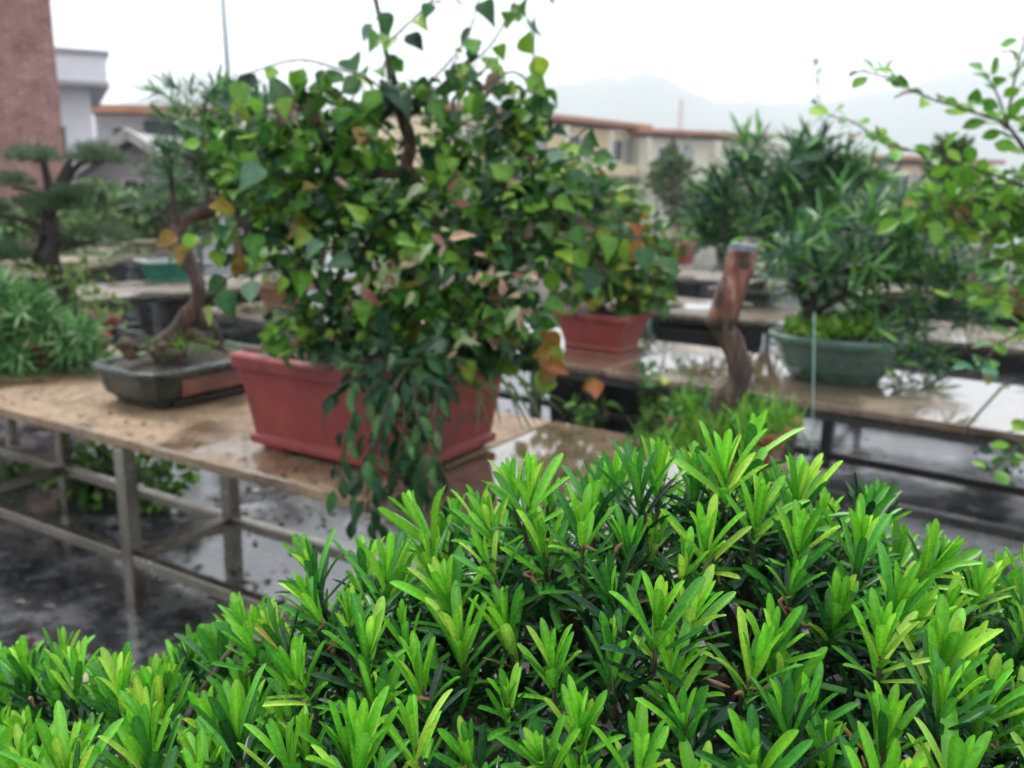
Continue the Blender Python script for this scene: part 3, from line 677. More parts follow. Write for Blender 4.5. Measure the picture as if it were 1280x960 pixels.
def shoot(p, nn, lvl, young):
    ax = nrm(UPV*.85+nn*.45+jit(rng, .17)); a = nrm(np.cross(ax, jit(rng, 1))); b = np.cross(ax, a)
    n = rng.randint(15, 23) if lvl == 0 else rng.randint(10, 14); ln = rng.uniform(.030, .044); ph = rng.random()*6.28
    Lm = rng.uniform(.036, .057)*(1.0 if lvl == 0 else 1.05)
    st = p-ax*ln*.4; en = p+ax*ln*.75
    s0 = min(nodes, key=lambda q: (q-p)@(q-p)*1.0+max(0, q[2]-p[2]+.02)*2)
    mid = (s0+st)/2+jit(rng, .015)-UPV*.008
    twigs.tube(spline([s0, mid, st, en], 4)-base, [.0042, .003, .0022, .0014], 5)
    for i in range(n):
        k = i/(n-1); ang = math.radians(58*(1-k)**1.35+6+rng.uniform(-8, 11)); az_ = ph+i*2.39996+rng.uniform(-.25, .25)
        rad = a*math.cos(az_)+b*math.sin(az_); d = ax*math.cos(ang)+rad*math.sin(ang); pos = st+(en-st)*(k**.9)
        nu = ax*math.sin(ang)-rad*math.cos(ang)                       # upper side faces the shoot axis
        L = Lm*(.78+.42*math.sin(math.pi*min(1, .25+.75*(1-k)**.8)))*rng.uniform(.85, 1.12)*(.62+.38*min(1, (1-k)*2.6))
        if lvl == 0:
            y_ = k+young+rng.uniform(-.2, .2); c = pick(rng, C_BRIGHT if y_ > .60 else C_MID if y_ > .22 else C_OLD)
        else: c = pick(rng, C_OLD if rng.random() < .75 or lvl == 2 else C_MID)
        lv.add('pod', pos, d, nu+jit(rng, .12), L, c, rng.uniform(.85, 1.12), rng=rng)
    if lvl == 0:                                                       # last year's leaves lower on the twig
        for i in range(8):
            az_ = ph+i*2.39996; ang = math.radians(rng.uniform(48, 88)); rad = a*math.cos(az_)+b*math.sin(az_); d = ax*math.cos(ang)+rad*math.sin(ang)
            lv.add('pod', st-ax*rng.uniform(.002, .035), d, ax*math.sin(ang)-rad*math.cos(ang)+jit(rng, .2), Lm*rng.uniform(.85, 1.2), pick(rng, C_OLD if rng.random() < .6 else C_MID), rng.uniform(.8, 1.), rng=rng)
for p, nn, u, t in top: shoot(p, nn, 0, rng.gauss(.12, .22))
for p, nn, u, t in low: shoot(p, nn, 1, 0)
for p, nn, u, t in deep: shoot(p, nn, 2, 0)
for i in range(30):
    p, nn, u, t = rng.choice([q_ for q_ in top if q_[3] < 1.05])
    for k in range(rng.randint(2, 4)):
        q = p+UPV*.004-np.array((0, .012, 0))+jit(rng, .008); e = q+jit(rng, .009); dry.tube(spline([q, (q+e)/2+jit(rng, .004), e], 3)-base, [.0009, .0022, .0006], 5)
trunk_part('trunk', shrub, base, [base+(0, 0, .19), base+(.03, .02, .24), hub], [.034, .028, .022], 'bark_grey', 9, 5, .12, 3,
  [([hub, (hub+q)/2+jit(rng, .02), q], [.016, .011, .006]) for q in nodes])
twigs.build('twigs', M['twig'], shrub, smooth=True); dry.build('withered_tips', M['dry'], shrub, smooth=True, kind='stuff', label='curled brown withered leaf tips')
lv.out(M['leaf_glossy'], shrub, base, 300, massname='foliage')

# ------------------------------------------------------------------ red pot with the trailing vine
rng = random.Random(21)
rb = bw(-1.79, 2.085, ZB); vine = thing('potted_vine', 'large red rectangular pot with dense leafy vine trailing over the bench edge', 'potted plant', rb, 0)
pot = make_pot(vine, (0, 0, .001), TH, .345, .262, .295, 'clay_red', .015, 2,
  prof=[(-.035, 0), (-.03, .008), (-.03, .026), (-.042, .032), (-.042, .036), (-.012, .236), (-.012, .240), (.006, .247), (.009, .282), (.004, .29)], label='red clay rectangular pot with moulded rim and foot')
C_V = [(3, (.075, .215, .026)), (2.6, (.030, .11, .026)), (2.6, (.145, .33, .032)), (1.5, (.012, .050, .020)), (1.1, (.25, .40, .05)), (.25, (.28, .23, .05)), (.9, (.12, .23, .13)), (.25, (.22, .13, .09))]
C_PINK = [(1.6, (.42, .20, .16)), (1.5, (.52, .38, .27)), (1.8, (.33, .40, .22))]
C_ORANGE = [(1, (.33, .12, .035)), (1, (.26, .17, .035))]
lv = Leaves(); vs = MB()
def along_stem(px, rad, spacing, size, pal, kind='ovate', hang=.5, seed=0, side=.6, skip=0., out=(0, -.4, 0)):
    pts = spline([P(*q) for q in px], 8); seg = np.linalg.norm(np.diff(pts, axis=0), axis=1); L = np.concatenate(([0], np.cumsum(seg)))
    vs.tube(pts-VO, [rad, rad*.75, rad*.4], 6); x = spacing*skip; i = 0
    while x < L[-1]:
        p = np.array([np.interp(x, L, pts[:, k]) for k in range(3)]); tg = nrm(pts[min(len(pts)-1, np.searchsorted(L, x)+1)]-p+1e-6)
        a = nrm(np.cross(tg, UPV)+1e-4); a = a*(1 if i % 2 else -1)
        d = nrm(a*side+tg*.35+UPV*(.25-hang)+jit(rng, .35)+np.array(out)*.3); pet = p+d*size*.35
        vs.tube(np.array([p, (p+pet)/2+UPV*size*.08, pet])-VO, [size*.018, size*.014, size*.010], 4, False)
        lv.add(kind, pet, d-UPV*hang*.4, UPV*.7+np.array((0, -.6, 0))+jit(rng, .4), size*rng.uniform(.7, 1.2), pick(rng, pal), rng=rng)
        x += spacing*rng.uniform(.7, 1.3); i += 1
def cloud(px, n, size, pal, kind='ovate', hang=.25, shell=.45, twig_=None, upb=.2):
    u, v, Y, ru, rv, rd = px; c = P(u, v, Y); R = np.array((ru/FPX*Y, rd, rv/FPX*Y))
    for _ in range(n):
        q = nrm(jit(rng, 1))*rng.random()**shell; p = c+q*R
        d = nrm(q*np.array((1, 1, .6))+jit(rng, .55)+UPV*(upb-hang))
        lv.add(kind, p, d, UPV*.8+q*.7+np.array((0, -.25, 0))+jit(rng, .5), size*rng.choice((.5, .7, .85, 1., 1.15, 1.4))*rng.uniform(.9, 1.1), pick(rng, pal), rng=rng)
        if twig_ and rng.random() < twig_:
            e = p-d*size*1.2-q*R*.25; vs.tube(np.array([e, (e+p)/2+jit(rng, size*.2), p])-VO, [size*.05, size*.035, size*.02], 4, False)
VO = rb
Yv = 2.55
# woody twisted trunk
tb = rb+np.array((.03, .03, .26))
tk = [tb, P(470, 380, 2.62), P(455, 330, 2.62), P(480, 280, 2.6), P(520, 235, 2.6), P(508, 212, 2.58), P(512, 180, 2.6), P(500, 140, 2.6), P(488, 90, 2.6), P(478, 40, 2.6), P(464, -30, 2.6)]
trunk_part('trunk', vine, rb, tk, [.03, .026, .024, .02, .02, .019, .017, .013, .008, .006, .004], 'bark_red', 9, 6, .16, 5,
  [([P(515, 212, 2.58), P(480, 216, 2.52), P(462, 222, 2.5)], [.017, .014, .007]), ([P(505, 150, 2.6), P(560, 100, 2.6), P(600, 60, 2.6)], [.009, .006, .003]),
   ([tb, P(560, 400, 2.55), P(610, 330, 2.55), P(650, 250, 2.6), P(668, 160, 2.6)], [.018, .014, .01, .007, .004]), ([tb, P(430, 400, 2.5), P(380, 330, 2.5), P(340, 250, 2.45)], [.016, .012, .008, .004])])
# stems that stand out against the sky
S = .068
for px in ([(500, 150, 2.6), (470, 105, 2.55), (420, 85, 2.45), (370, 75, 2.4), (310, 92, 2.35), (296, 100, 2.33)], [(488, 130, 2.6), (480, 60, 2.6), (465, -10, 2.6)],
           [(478, 60, 2.6), (520, 20, 2.58), (560, -20, 2.55)], [(500, 140, 2.6), (545, 95, 2.6), (585, 45, 2.6), (600, -15, 2.6)], [(560, 100, 2.62), (610, 60, 2.65), (640, 10, 2.65), (650, -20, 2.65)],
           [(655, 260, 2.6), (668, 180, 2.62), (666, 100, 2.62), (668, 40, 2.62), (670, -20, 2.62)], [(668, 110, 2.62), (640, 90, 2.55), (600, 110, 2.5), (560, 110, 2.5)],
           [(660, 220, 2.6), (700, 190, 2.55), (735, 160, 2.5), (745, 175, 2.5)], [(500, 180, 2.5), (440, 130, 2.42), (395, 110, 2.38), (350, 120, 2.35)],
           [(380, 330, 2.45), (330, 290, 2.35), (280, 285, 2.3), (232, 300, 2.28)], [(380, 330, 2.4), (320, 340, 2.3), (280, 350, 2.25), (262, 380, 2.25)], [(400, 300, 2.4), (360, 240, 2.35), (330, 200, 2.3), (322, 175, 2.3)],
           [(640, 300, 2.5), (700, 270, 2.45), (750, 285, 2.4), (800, 300, 2.4), (830, 318, 2.4)], [(640, 330, 2.5), (690, 300, 2.4), (730, 310, 2.4), (760, 345, 2.4)], [(600, 380, 2.4), (660, 400, 2.35), (680, 440, 2.33), (684, 470, 2.33)]):
    along_stem(px, .0035, .042, S, C_V, hang=.75)
for px in ((470, 115, 2.55, 90, 24, .10, 34), (590, 115, 2.6, 85, 44, .10, 42), (390, 165, 2.5, 125, 38, .18, 190), (560, 185, 2.65, 110, 46, .18, 170), (655, 170, 2.6, 40, 80, .08, 60), (320, 190, 2.45, 70, 40, .14, 80)):
    cloud(px[:6], px[6], S*.85, C_V, hang=.45, twig_=.1)
for px in ((370, 245, 2.45, 105, 58, .18, 300), (470, 285, 2.5, 140, 75, .25, 560), (590, 300, 2.5, 125, 85, .22, 560), (670, 255, 2.55, 80, 65, .14, 190), (600, 400, 2.4, 85, 55, .16, 300), (420, 405, 2.45, 90, 42, .15, 230), (510, 395, 2.4, 60, 40, .14, 170), (310, 300, 2.4, 50, 26, .12, 24), (700, 240, 2.6, 70, 50, .12, 90)):
    cloud(px[:6], px[6], S*.72, C_V, hang=.3, twig_=.12)
# pale pink young shoots
for u, v in ((500, 330), (580, 335), (640, 380), (575, 420), (490, 355), (615, 340), (550, 300), (470, 345), (655, 345), (430, 235), (545, 245), (580, 240)):
    c = P(u, v, 2.22 if v > 280 else 2.35)
    for k in range(rng.randint(5, 8)):
        a = k*2.4; d = np.array((math.cos(a), -.4+.4*math.sin(a), -.25+.8*math.sin(a*1.7)))+jit(rng, .3); lv.add('lance', c+jit(rng, .022), d, UPV*.45+np.array((rng.uniform(-.5, .5), -.9, 0))+jit(rng, .6), .056*rng.uniform(.55, 1.2), pick(rng, C_PINK if rng.random() < .7 else C_V), rng=rng)
for u, v, y in ((682, 462, 2.3), (690, 420, 2.3), (235, 300, 2.26), (300, 318, 2.3), (800, 300, 2.4), (740, 480, 2.35), (455, 160, 2.4), (690, 445, 2.3)):
    c = P(u, v, y)
    for k in range(2): lv.add('ovate', c+jit(rng, .012), jit(rng, .6)-UPV*.6, np.array((0, -1, .4))+jit(rng, .3), .06, pick(rng, C_ORANGE), rng=rng)
# trailing strands down the front of the pot
C_TR = [(3, (.012, .055, .022)), (3, (.025, .10, .032)), (2, (.06, .17, .04)), (.9, (.12, .24, .10))]
for px in ([(560, 430, 2.32), (520, 450, 2.2), (490, 490, 2.12), (470, 560, 2.08), (460, 620, 2.06), (470, 668, 2.05)], [(530, 440, 2.3), (480, 470, 2.18), (440, 520, 2.12), (425, 580, 2.1), (420, 610, 2.1)], [(520, 450, 2.25), (520, 510, 2.1), (540, 560, 2.06), (565, 610, 2.04), (575, 640, 2.04)],
           [(500, 460, 2.2), (505, 530, 2.1), (495, 590, 2.07), (510, 640, 2.05)], [(470, 460, 2.2), (430, 480, 2.16), (405, 500, 2.15)], [(540, 440, 2.3), (545, 500, 2.13), (530, 570, 2.08), (525, 620, 2.05)], [(510, 450, 2.2), (480, 520, 2.1), (450, 590, 2.07), (440, 650, 2.06)]):
    along_stem(px, .0035, .020, .064, C_TR, 'lance', hang=1.1, side=.7)
cloud((500, 460, 2.22, 75, 48, .10), 130, .062, C_TR, 'lance', hang=.6)
cloud((500, 560, 2.10, 50, 60, .05), 50, .06, C_TR, 'lance', hang=1.)
# weeds in the soil
for u, v, y, n in ((370, 440, 2.62, 50), (640, 455, 2.6, 60), (420, 445, 2.5, 40), (600, 460, 2.4, 40)):
    for _ in range(n):
        p = P(u+rng.gauss(0, 28), v+rng.gauss(0, 8), y); lv.add('ovate' if rng.random() < .4 else 'blade', p, UPV+jit(rng, .6), jit(rng, 1)+UPV, rng.uniform(.04, .09), pick(rng, C_V), rng=rng)
for k in range(16):
    p = P(630+rng.uniform(-60, 25), 470+rng.uniform(0, 12), 2.3); lv.add('blade', p, np.array((rng.uniform(-.3, .8), -.5, rng.uniform(-1.2, .2))), np.array((0, -1, .5)), rng.uniform(.08, .16), (.09, .15, .04), rng=rng)
vs.build('stems', M['twig'], vine, smooth=True, kind='stuff')
def hides_trunk(r):
    q = r[2]-CAM; z = q@FW; u, v = 640+FPX*(q@RT)/z, 480-FPX*(q@UP)/z
    return r[2][1] < 2.66 and 138 < v < 232 and abs(u-np.interp(v, [138, 180, 212, 232], [500, 512, 505, 500])) < 26
lv.r = [r for r in lv.r if not hides_trunk(r)]
lv.out(M['leaf'], vine, rb, 300, massname='foliage')

# ------------------------------------------------------------------ generic potted bonsai
def potted(name, label, base, pot_args, pot_kw, pot_rz=TH, cat='potted plant', group=None):
    o = thing(name, label, cat, base, 0, group); p = make_pot(o, (0, 0, .001), pot_rz, *pot_args, **pot_kw); return o, p
def rosette(c, ax, n, L, pal, kind='podthin', open_=70):
    ax = nrm(ax); a = nrm(np.cross(ax, jit(rng, 1))); b = np.cross(ax, a)
    for i in range(n):
        k = i/n; ang = math.radians(open_*(1-k)+10+rng.uniform(-8, 8)); z = i*2.39996; r = a*math.cos(z)+b*math.sin(z)
        lv.add(kind, c+ax*L*.35*k, ax*math.cos(ang)+r*math.sin(ang)-UPV*.1, ax*math.sin(ang)-r*math.cos(ang), L*rng.uniform(.75, 1.15), pick(rng, pal), rng=rng)
def grass_tuft(px, n, size, pal, Y, su=20, sv=6):
    for _ in range(n):
        lv.add('blade', P(px[0]+rng.gauss(0, su), px[1]+rng.gauss(0, sv), Y+rng.gauss(0, .05)), UPV+jit(rng, .45), jit(rng, 1), size*rng.uniform(.5, 1.3), pick(rng, pal), 1.3, rng=rng)
C_GRASS = [(2, (.12, .36, .03)), (2, (.19, .44, .04)), (1, (.07, .20, .03))]
C_POD = [(2.4, (.016, .06, .028)), (3, (.036, .13, .045)), (2, (.065, .14, .10)), (1.6, (.13, .34, .045))]
C_PODNEW = [(2, (.10, .28, .05)), (1, (.06, .18, .05))]

# dark octagonal tray, bent red trunk
rng = random.Random(31); db = bw(-2.86, 2.23, ZB); VO = db
o, pt = potted('potted_bonsai', 'bent red trunk bonsai in dark glazed tray with a red side panel', db, (.31, .20, .135, 'glaze_dark'), dict(rc=.085, k=2, prof=[(-.05, 0), (-.045, .012), (-.02, .03), (-.004, .09), (-.002, .105), (.014, .112), (.014, .13), (.008, .135)], label='dark green glazed tray with cut corners', feet=True), TH+math.pi/2)
MB().box((-.02, -.196, .082), (.34, .014, .062), rx=-.16).build('panel', M['panel_red'], pt, bevel=.004, label='red relief panel on the side of the tray')
MB().box((.0, -.168, .024), (.40, .012, .016)).build('foot_rail', M['glaze_dark'], pt)
Yt = 3.30
tk = [P(215, 428, Yt), P(235, 398, Yt), P(248, 368, Yt), P(240, 335, Yt+.02), P(222, 300, Yt+.05), P(232, 275, Yt+.1), P(262, 262, Yt+.1), P(268, 240, Yt+.1), P(290, 230, Yt+.1), P(305, 215, Yt+.1)]
trunk_part('trunk', o, db, tk, [.045, .033, .027, .031, .029, .026, .026, .027, .022, .012], 'bark_red', 10, 6, .14, 8,
  [([P(215, 420, Yt), P(190, 432, Yt-.05), P(165, 440, Yt-.05)], [.03, .018, .006]), ([P(235, 415, Yt), P(262, 428, Yt-.05), P(285, 440, Yt-.05)], [.028, .016, .006]), ([P(240, 390, Yt), P(268, 410, Yt), P(278, 432, Yt)], [.018, .014, .01]),
   ([P(268, 240, Yt+.1), P(250, 200, Yt+.1), P(240, 150, Yt+.1)], [.018, .012, .005]), ([P(300, 225, Yt+.1), P(320, 190, Yt+.1), P(330, 150, Yt+.1)], [.014, .01, .005]), ([P(222, 300, Yt+.05), P(215, 240, Yt+.1), P(212, 190, Yt+.1)], [.014, .01, .004])])
mb = MB()
for k in range(16):
    p = P(165+rng.uniform(-15, 60), 440+rng.uniform(-10, 8), 3.22)-db; r_ = rng.uniform(.012, .03); ring = [rrect(r_*s, r_*s*.8, r_*s*.6, 3, z) for s, z in ((.7, -.01), (1, .3*r_), (.6, .8*r_))]
    sm = loft(ring); a = rng.random()*6; mb.add([(x*math.cos(a)-y*math.sin(a)+p[0], x*math.sin(a)+y*math.cos(a)+p[1], z+p[2]) for x, y, z in sm.v], sm.f)
mb.build('bark_chips', M['bark_red'], o, kind='stuff')
mb = MB(); nu, nv = 26, 18; V = []
for j in range(nv+1):
    for i in range(nu+1):
        a, r = 2*math.pi*i/nu, j/nv; x, y = math.cos(a)*r*.26, math.sin(a)*r*.155
        z = .125+.075*(1-r**1.6)+rng.uniform(-.007, .007)*(r < .97); c_, s_ = math.cos(TH+math.pi/2), math.sin(TH+math.pi/2); V.append((x*c_-y*s_, x*s_+y*c_, z))
mb.add(V, [(j*(nu+1)+i, j*(nu+1)+i+1, (j+1)*(nu+1)+i+1, (j+1)*(nu+1)+i) for j in range(nv) for i in range(nu)]).build('soil_mound', M['soil'], o, smooth=True)
lv = Leaves(); vs = MB()
for k in range(62):
    c = P(rng.uniform(205, 345), rng.uniform(115, 235), Yt+rng.uniform(-.1, .3)); rosette(c, UPV+jit(rng, .5), 16, .085, C_POD+[(1.2, (.10, .26, .05))])
    q = P(285, 225, Yt+.1); vs.tube(spline([q, (q+c)/2+jit(rng, .03), c], 3)-VO, [.005, .003, .002], 4, False)
grass_tuft((250, 436), 90, .05, C_GRASS, 3.25, 35, 6); grass_tuft((180, 446), 60, .035, C_V, 3.2, 30, 4)
vs.build('stems', M['twig'], o, smooth=True, kind='stuff'); lv.out(M['leaf'], o, db, 0)

# needle bush in red pot, far left of the brown bench
rng = random.Random(32); nb = onz(40, 462, ZB); nb = np.array((nb[0]-.03, nb[1]+.16, ZB)); VO = nb; lv = Leaves(); vs = MB()
o, pt = potted('potted_bush', 'feathery light green needle bush spilling over a low red pot', nb, (.26, .17, .12, 'clay_red2'), dict(rc=.03, k=3))
Yn = nb[1]
C_ND = [(3, (.09, .25, .07)), (2, (.04, .14, .05)), (2, (.20, .40, .14)), (1.3, (.34, .52, .24))]
for k in range(230):
    u, v = rng.uniform(-70, 135), rng.uniform(348, 462); yy = Yn+rng.uniform(-.28, .1)
    if v < 350+max(0, (u-20))*.75: continue
    c = P(u, v, yy); ax = np.array((rng.uniform(-.2, 1), -.4+rng.uniform(-.4, .2), rng.uniform(-.35, .5)))
    rosette(c, ax, 20, .115, C_ND, 'needle', 62); q = nb+np.array((0, 0, .14)); vs.tube(spline([q, (q+c)/2+UPV*.04, c], 3)-VO, [.005, .004, .002], 4, False)
vs.build('stems', M['twig'], o, smooth=True, kind='stuff'); lv.out(M['leaf'], o, nb, 0, massname='needles')

# juniper with cloud pads, behind it
rng = random.Random(33); jb = onz(112, 440, ZB); jb = np.array((jb[0]-.12, jb[1]-.02, ZB)); VO = jb; Yj = jb[1]; lv = Leaves(); vs = MB()
o, pt = potted('potted_juniper', 'dark juniper bonsai with flat cloud pads on a black trunk', jb, (.26, .15, .17, 'clay_red2'), dict(rc=.02, k=2, feet=True))
tk = [P(92, 395, Yj), P(80, 360, Yj), P(62, 325, Yj), P(68, 295, Yj), P(60, 262, Yj), P(78, 225, Yj), P(90, 195, Yj)]
pads = [(42, 196, 30, 13), (122, 196, 32, 18), (62, 256, 50, 15), (128, 292, 38, 13), (14, 318, 34, 20), (95, 240, 22, 10), (-20, 262, 30, 18), (14, 228, 20, 10)]
trunk_part('trunk', o, jb, tk, [.05, .042, .04, .034, .028, .022, .012], 'bark_dark', 10, 6, .18, 9, [([tk[3+(i % 3)], P(u*.5+35, v+12, Yj), P(u, v+6, Yj)], [.02, .013, .005]) for i, (u, v, _, _) in enumerate(pads)])
C_J = [(3, (.025, .07, .03)), (3, (.055, .14, .05)), (2, (.11, .22, .08)), (.7, (.15, .17, .09))]
for u, v, ru, rv in pads:
    c = P(u, v, Yj); R = np.array((ru/FPX*Yj, .14, rv/FPX*Yj))
    for k in range(int(ru*rv*.34)+40):
        q = nrm(jit(rng, 1))*rng.random()**.4; q[2] = abs(q[2])*1.2-.35; p = c+q*R; rosette(p, UPV*.8+q*np.array((1, 1, .3))+jit(rng, .3), 9, .034, C_J, 'needle', 70)
for u, v in ((110, 345), (75, 350), (125, 385), (100, 365), (135, 400)):
    for k in range(46):
        lv.add('obov', P(u+rng.gauss(0, 16), v+rng.gauss(0, 12), Yj-.08+rng.gauss(0, .05)), jit(rng, .6)+UPV*.3, UPV+jit(rng, .5), .035*rng.uniform(.6, 1.3), pick(rng, [(2, (.16, .30, .05)), (1, (.28, .36, .06)), (1, (.09, .2, .04))]), rng=rng)
lv.out(M['leaf'], o, jb, 0, massname='needles')

# stump with fresh cut, red pot
rng = random.Random(34); Ys = 2.42; lv = Leaves(); vs = MB()
sb0 = P(930, 520, Ys); sb = np.array((sb0[0]-.02, Ys+.02, ZB)); VO = sb
ph = P(930, 520, Ys)[2]-ZB
o, pt = potted('potted_stump', 'bare curved reddish trunk sawn off at the top in a grassy red pot', sb, (.155, .12, ph-.03, 'clay_red2'), dict(rc=.02, k=2, soil_drop=.01))
tk = [P(895, 540, Ys), P(905, 505, Ys), P(925, 470, Ys), P(915, 430, Ys), P(902, 402, Ys), P(912, 370, Ys-.01), P(924, 335, Ys-.01), P(929, 312, Ys-.01)]
trunk_part('trunk', o, sb, tk, [.060, .042, .034, .030, .035, .038, .034, .032], 'bark_grey', 14, 7, .09, 14, [([P(900, 525, Ys), P(875, 538, Ys-.04), P(850, 552, Ys-.05)], [.035, .022, .008]), ([P(915, 520, Ys), P(940, 535, Ys-.03), P(960, 548, Ys-.03)], [.03, .018, .008]), ([P(905, 405, Ys), P(885, 402, Ys-.03)], [.022, .012])])
tp = P(929, 312, Ys-.01); ax = nrm(tp-P(924, 335, Ys-.01))
trunk_part('stripped_wood', o, sb, tk[4:], [.037, .041, .037, .035], 'bark_stump', 14, 8, .07, 15)
mb = MB(); mb.tube(np.array([tp-ax*.004, tp+ax*.012, tp+ax*.016])-sb, [.037, .036, .030], 14); mb.build('cut_end', M['cut_wood'], o, smooth=False, label='grey sealed saw cut')
for _ in range(750):
    q = bw(rng.uniform(-.16, .16), rng.uniform(-.13, .11), 0)+sb; q[2] = sb[2]+ph-.03+rng.uniform(-.02, .02)
    lv.add('blade', q, UPV*.9+jit(rng, .5), jit(rng, 1), rng.uniform(.04, .10), pick(rng, C_GRASS), 2.0, rng=rng)
for (u, v, n) in ((850, 556, 190), (905, 552, 170), (940, 552, 90), (820, 566, 120), (895, 540, 50), (975, 552, 40)): grass_tuft((u, v), n, .055, C_GRASS, Ys-.08, 20, 8)
for (u, v) in ((845, 500), (800, 555), (860, 460), (880, 480), (700+150, 520), (945, 450)):
    q = P(u+rng.gauss(0, 8), 560, Ys-.05); c = P(u, v, Ys); vs.tube(spline([q, (q+c)/2+jit(rng, .02), c], 4)-VO, [.003, .002, .0012], 5)
    for k in range(26):
        lv.add('obov', q+(c-q)*rng.random()+jit(rng, .022), jit(rng, .7)+UPV*.3, UPV+jit(rng, .6), .026*rng.uniform(.6, 1.3), pick(rng, [(2, (.05, .15, .06)), (1, (.09, .22, .05))]), rng=rng)
vs.build('stems', M['twig_green'], o, smooth=True, kind='stuff'); lv.out(M['leaf'], o, sb, 0, massname='weeds')

# square red pot with leafy shrub on the wet bench
rng = random.Random(35); th = TH2; pb = onz(742, 442, Z2); pb = np.array((pb[0]+.06, pb[1]+.20, Z2)); VO = pb; Yp = pb[1]; lv = Leaves(); vs = MB()
o, pt = potted('potted_shrub', 'rounded green and yellow leafy shrub in a plain red pot on the wet bench', pb, (.22, .16, .20, 'clay_red2'), dict(rc=.012, k=2, feet=False), TH2)
tb = pb+np.array((0, 0, .2)); tk = [tb, P(735, 360, Yp), P(745, 320, Yp), P(740, 270, Yp)]
trunk_part('trunk', o, pb, tk, [.03, .024, .018, .008], 'bark_grey', 9, 5, .14, 6, [([P(738, 350, Yp), P(700, 310, Yp), P(680, 280, Yp)], [.014, .009, .004]), ([P(742, 330, Yp), P(790, 300, Yp), P(815, 280, Yp)], [.014, .009, .004])])
C_S = [(3, (.07, .19, .035)), (2, (.045, .13, .03)), (2, (.12, .27, .04)), (.7, (.30, .36, .04)), (.3, (.36, .20, .04))]
for px in ((700, 265, Yp, 50, 50, .25, 170), (765, 290, Yp, 62, 45, .25, 230), (730, 345, Yp-.05, 60, 32, .22, 170), (800, 350, Yp, 40, 38, .2, 120), (790, 375, Yp-.05, 40, 18, .15, 80), (720, 220, Yp, 40, 30, .15, 60), (815, 320, Yp, 35, 30, .15, 70)):
    cloud(px[:6], px[6], .075, C_S, 'ovate', twig_=.25)
vs.build('stems', M['twig'], o, smooth=True, kind='stuff'); lv.out(M['leaf'], o, pb, 120)

# green oval pot with dense podocarpus
rng = random.Random(36); gb = onz(1040, 480, Z2); gb = np.array((gb[0]+.05, gb[1]+.13, Z2)); VO = gb; Yg = gb[1]; lv = Leaves(); vs = MB()
h = .215
o, pt = potted('potted_podocarpus', 'glossy dark podocarpus in a mossy green glazed oval pot', gb, (.295, .24, h, 'glaze_green'), dict(rc=.235, k=9, prof=[(-.10, 0), (-.09, .01), (-.055, .06), (-.03, .12), (-.02, .165), (-.018, .172), (.012, .18), (.014, .205), (.006, h)], feet=False), TH2)
tb = gb+np.array((-.02, 0, h-.01))
tk = [tb, P(1012, 395, Yg), P(1030, 350, Yg), P(1060, 310, Yg)]
ends = [(1010, 320), (1100, 310), (1140, 350), (1160, 400), (1150, 415), (1060, 350), (990, 350), (1180, 340), (1190, 300), (1150, 290), (1020, 345), (1050, 310), (1195, 385), (1080, 340), (1130, 425)]
trunk_part('trunk', o, gb, tk, [.034, .028, .02, .012], 'bark_dark', 9, 6, .15, 7, [([tk[1+i % 3], (tk[1+i % 3]+P(u, v, Yg))/2+jit(rng, .03), P(u, v, Yg+rng.uniform(-.15, .15))], [.013, .009, .005]) for i, (u, v) in enumerate(ends)])
for (u, v) in ends:
    for k in range(8):
        c = P(u+rng.gauss(0, 26), v+rng.gauss(0, 20), Yg+rng.gauss(0, .16)); rosette(c, UPV*.6+jit(rng, .6), 14, .135, C_POD if rng.random() < .72 else C_PODNEW, 'podthin', 78)
for u, v in ((1165, 355), (1085, 290), (1130, 300), (1050, 250), (1200, 270), (1160, 340)): rosette(P(u, v, Yg-.15), UPV+jit(rng, .2), 18, .13, C_PODNEW, 'podthin', 60)
C_MOSS = [(3, (.17, .38, .03)), (2, (.10, .27, .03)), (1, (.26, .40, .05))]
for _ in range(1300):
    a, r = rng.random()*6.28, rng.random()**.5; p = gb+np.array((math.cos(a)*r*.25, math.sin(a)*r*.2, h+rng.uniform(-.01, .085)*(1-r*.5))); lv.add('quick', p, UPV*.8+jit(rng, .6), jit(rng, 1), .036*rng.uniform(.6, 1.5), pick(rng, C_MOSS), rng=rng)
lv.out(M['leaf_glossy'], o, gb, 0)
mb = MB(); a, b = P(1016, 545, 3.3), P(1018, 390, 3.3)
wr = thing('support_wire', 'thin pale green plastic stake standing before the green oval pot', 'stake', (a[0], a[1], ZB*0)); 
MB().tube([(0, 0, 0), (0, 0, a[2]), (b[0]-a[0], 0, b[2])], [.0024, .0024, .002], 8).build('shaft', M['wire'], wr, smooth=True)

# broad-leaved podocarpus on the weathered bench
rng = random.Random(37); kb = onz(935, 385, Z2); kb = np.array((kb[0]+.05, kb[1]+.25, Z2)); VO = kb; Yk = kb[1]; lv = Leaves(); vs = MB()
o, pt = potted('potted_podocarpus', 'dark forked podocarpus with spiky leaf rosettes behind the sawn stump', kb, (.26, .18, .10, 'glaze_dark'), dict(rc=.05, k=2), TH2)
tb = kb+np.array((0, 0, .1)); tk = [tb, P(948, 355, Yk), P(965, 325, Yk), P(962, 290, Yk), P(950, 250, Yk)]
en = [(900, 255), (940, 215), (1000, 250), (1040, 215), (1075, 235), (1030, 280), (985, 290), (915, 290), (960, 240), (1070, 280), (1000, 215), (890, 280)]
trunk_part('trunk', o, kb, tk, [.05, .042, .034, .026, .014], 'bark_dark', 9, 6, .16, 4, [([tk[1+i % 3], (tk[1+i % 3]+P(u, v, Yk))/2+jit(rng, .05), P(u, v+12, Yk+rng.uniform(-.2, .2))], [.02, .013, .007]) for i, (u, v) in enumerate(en)])
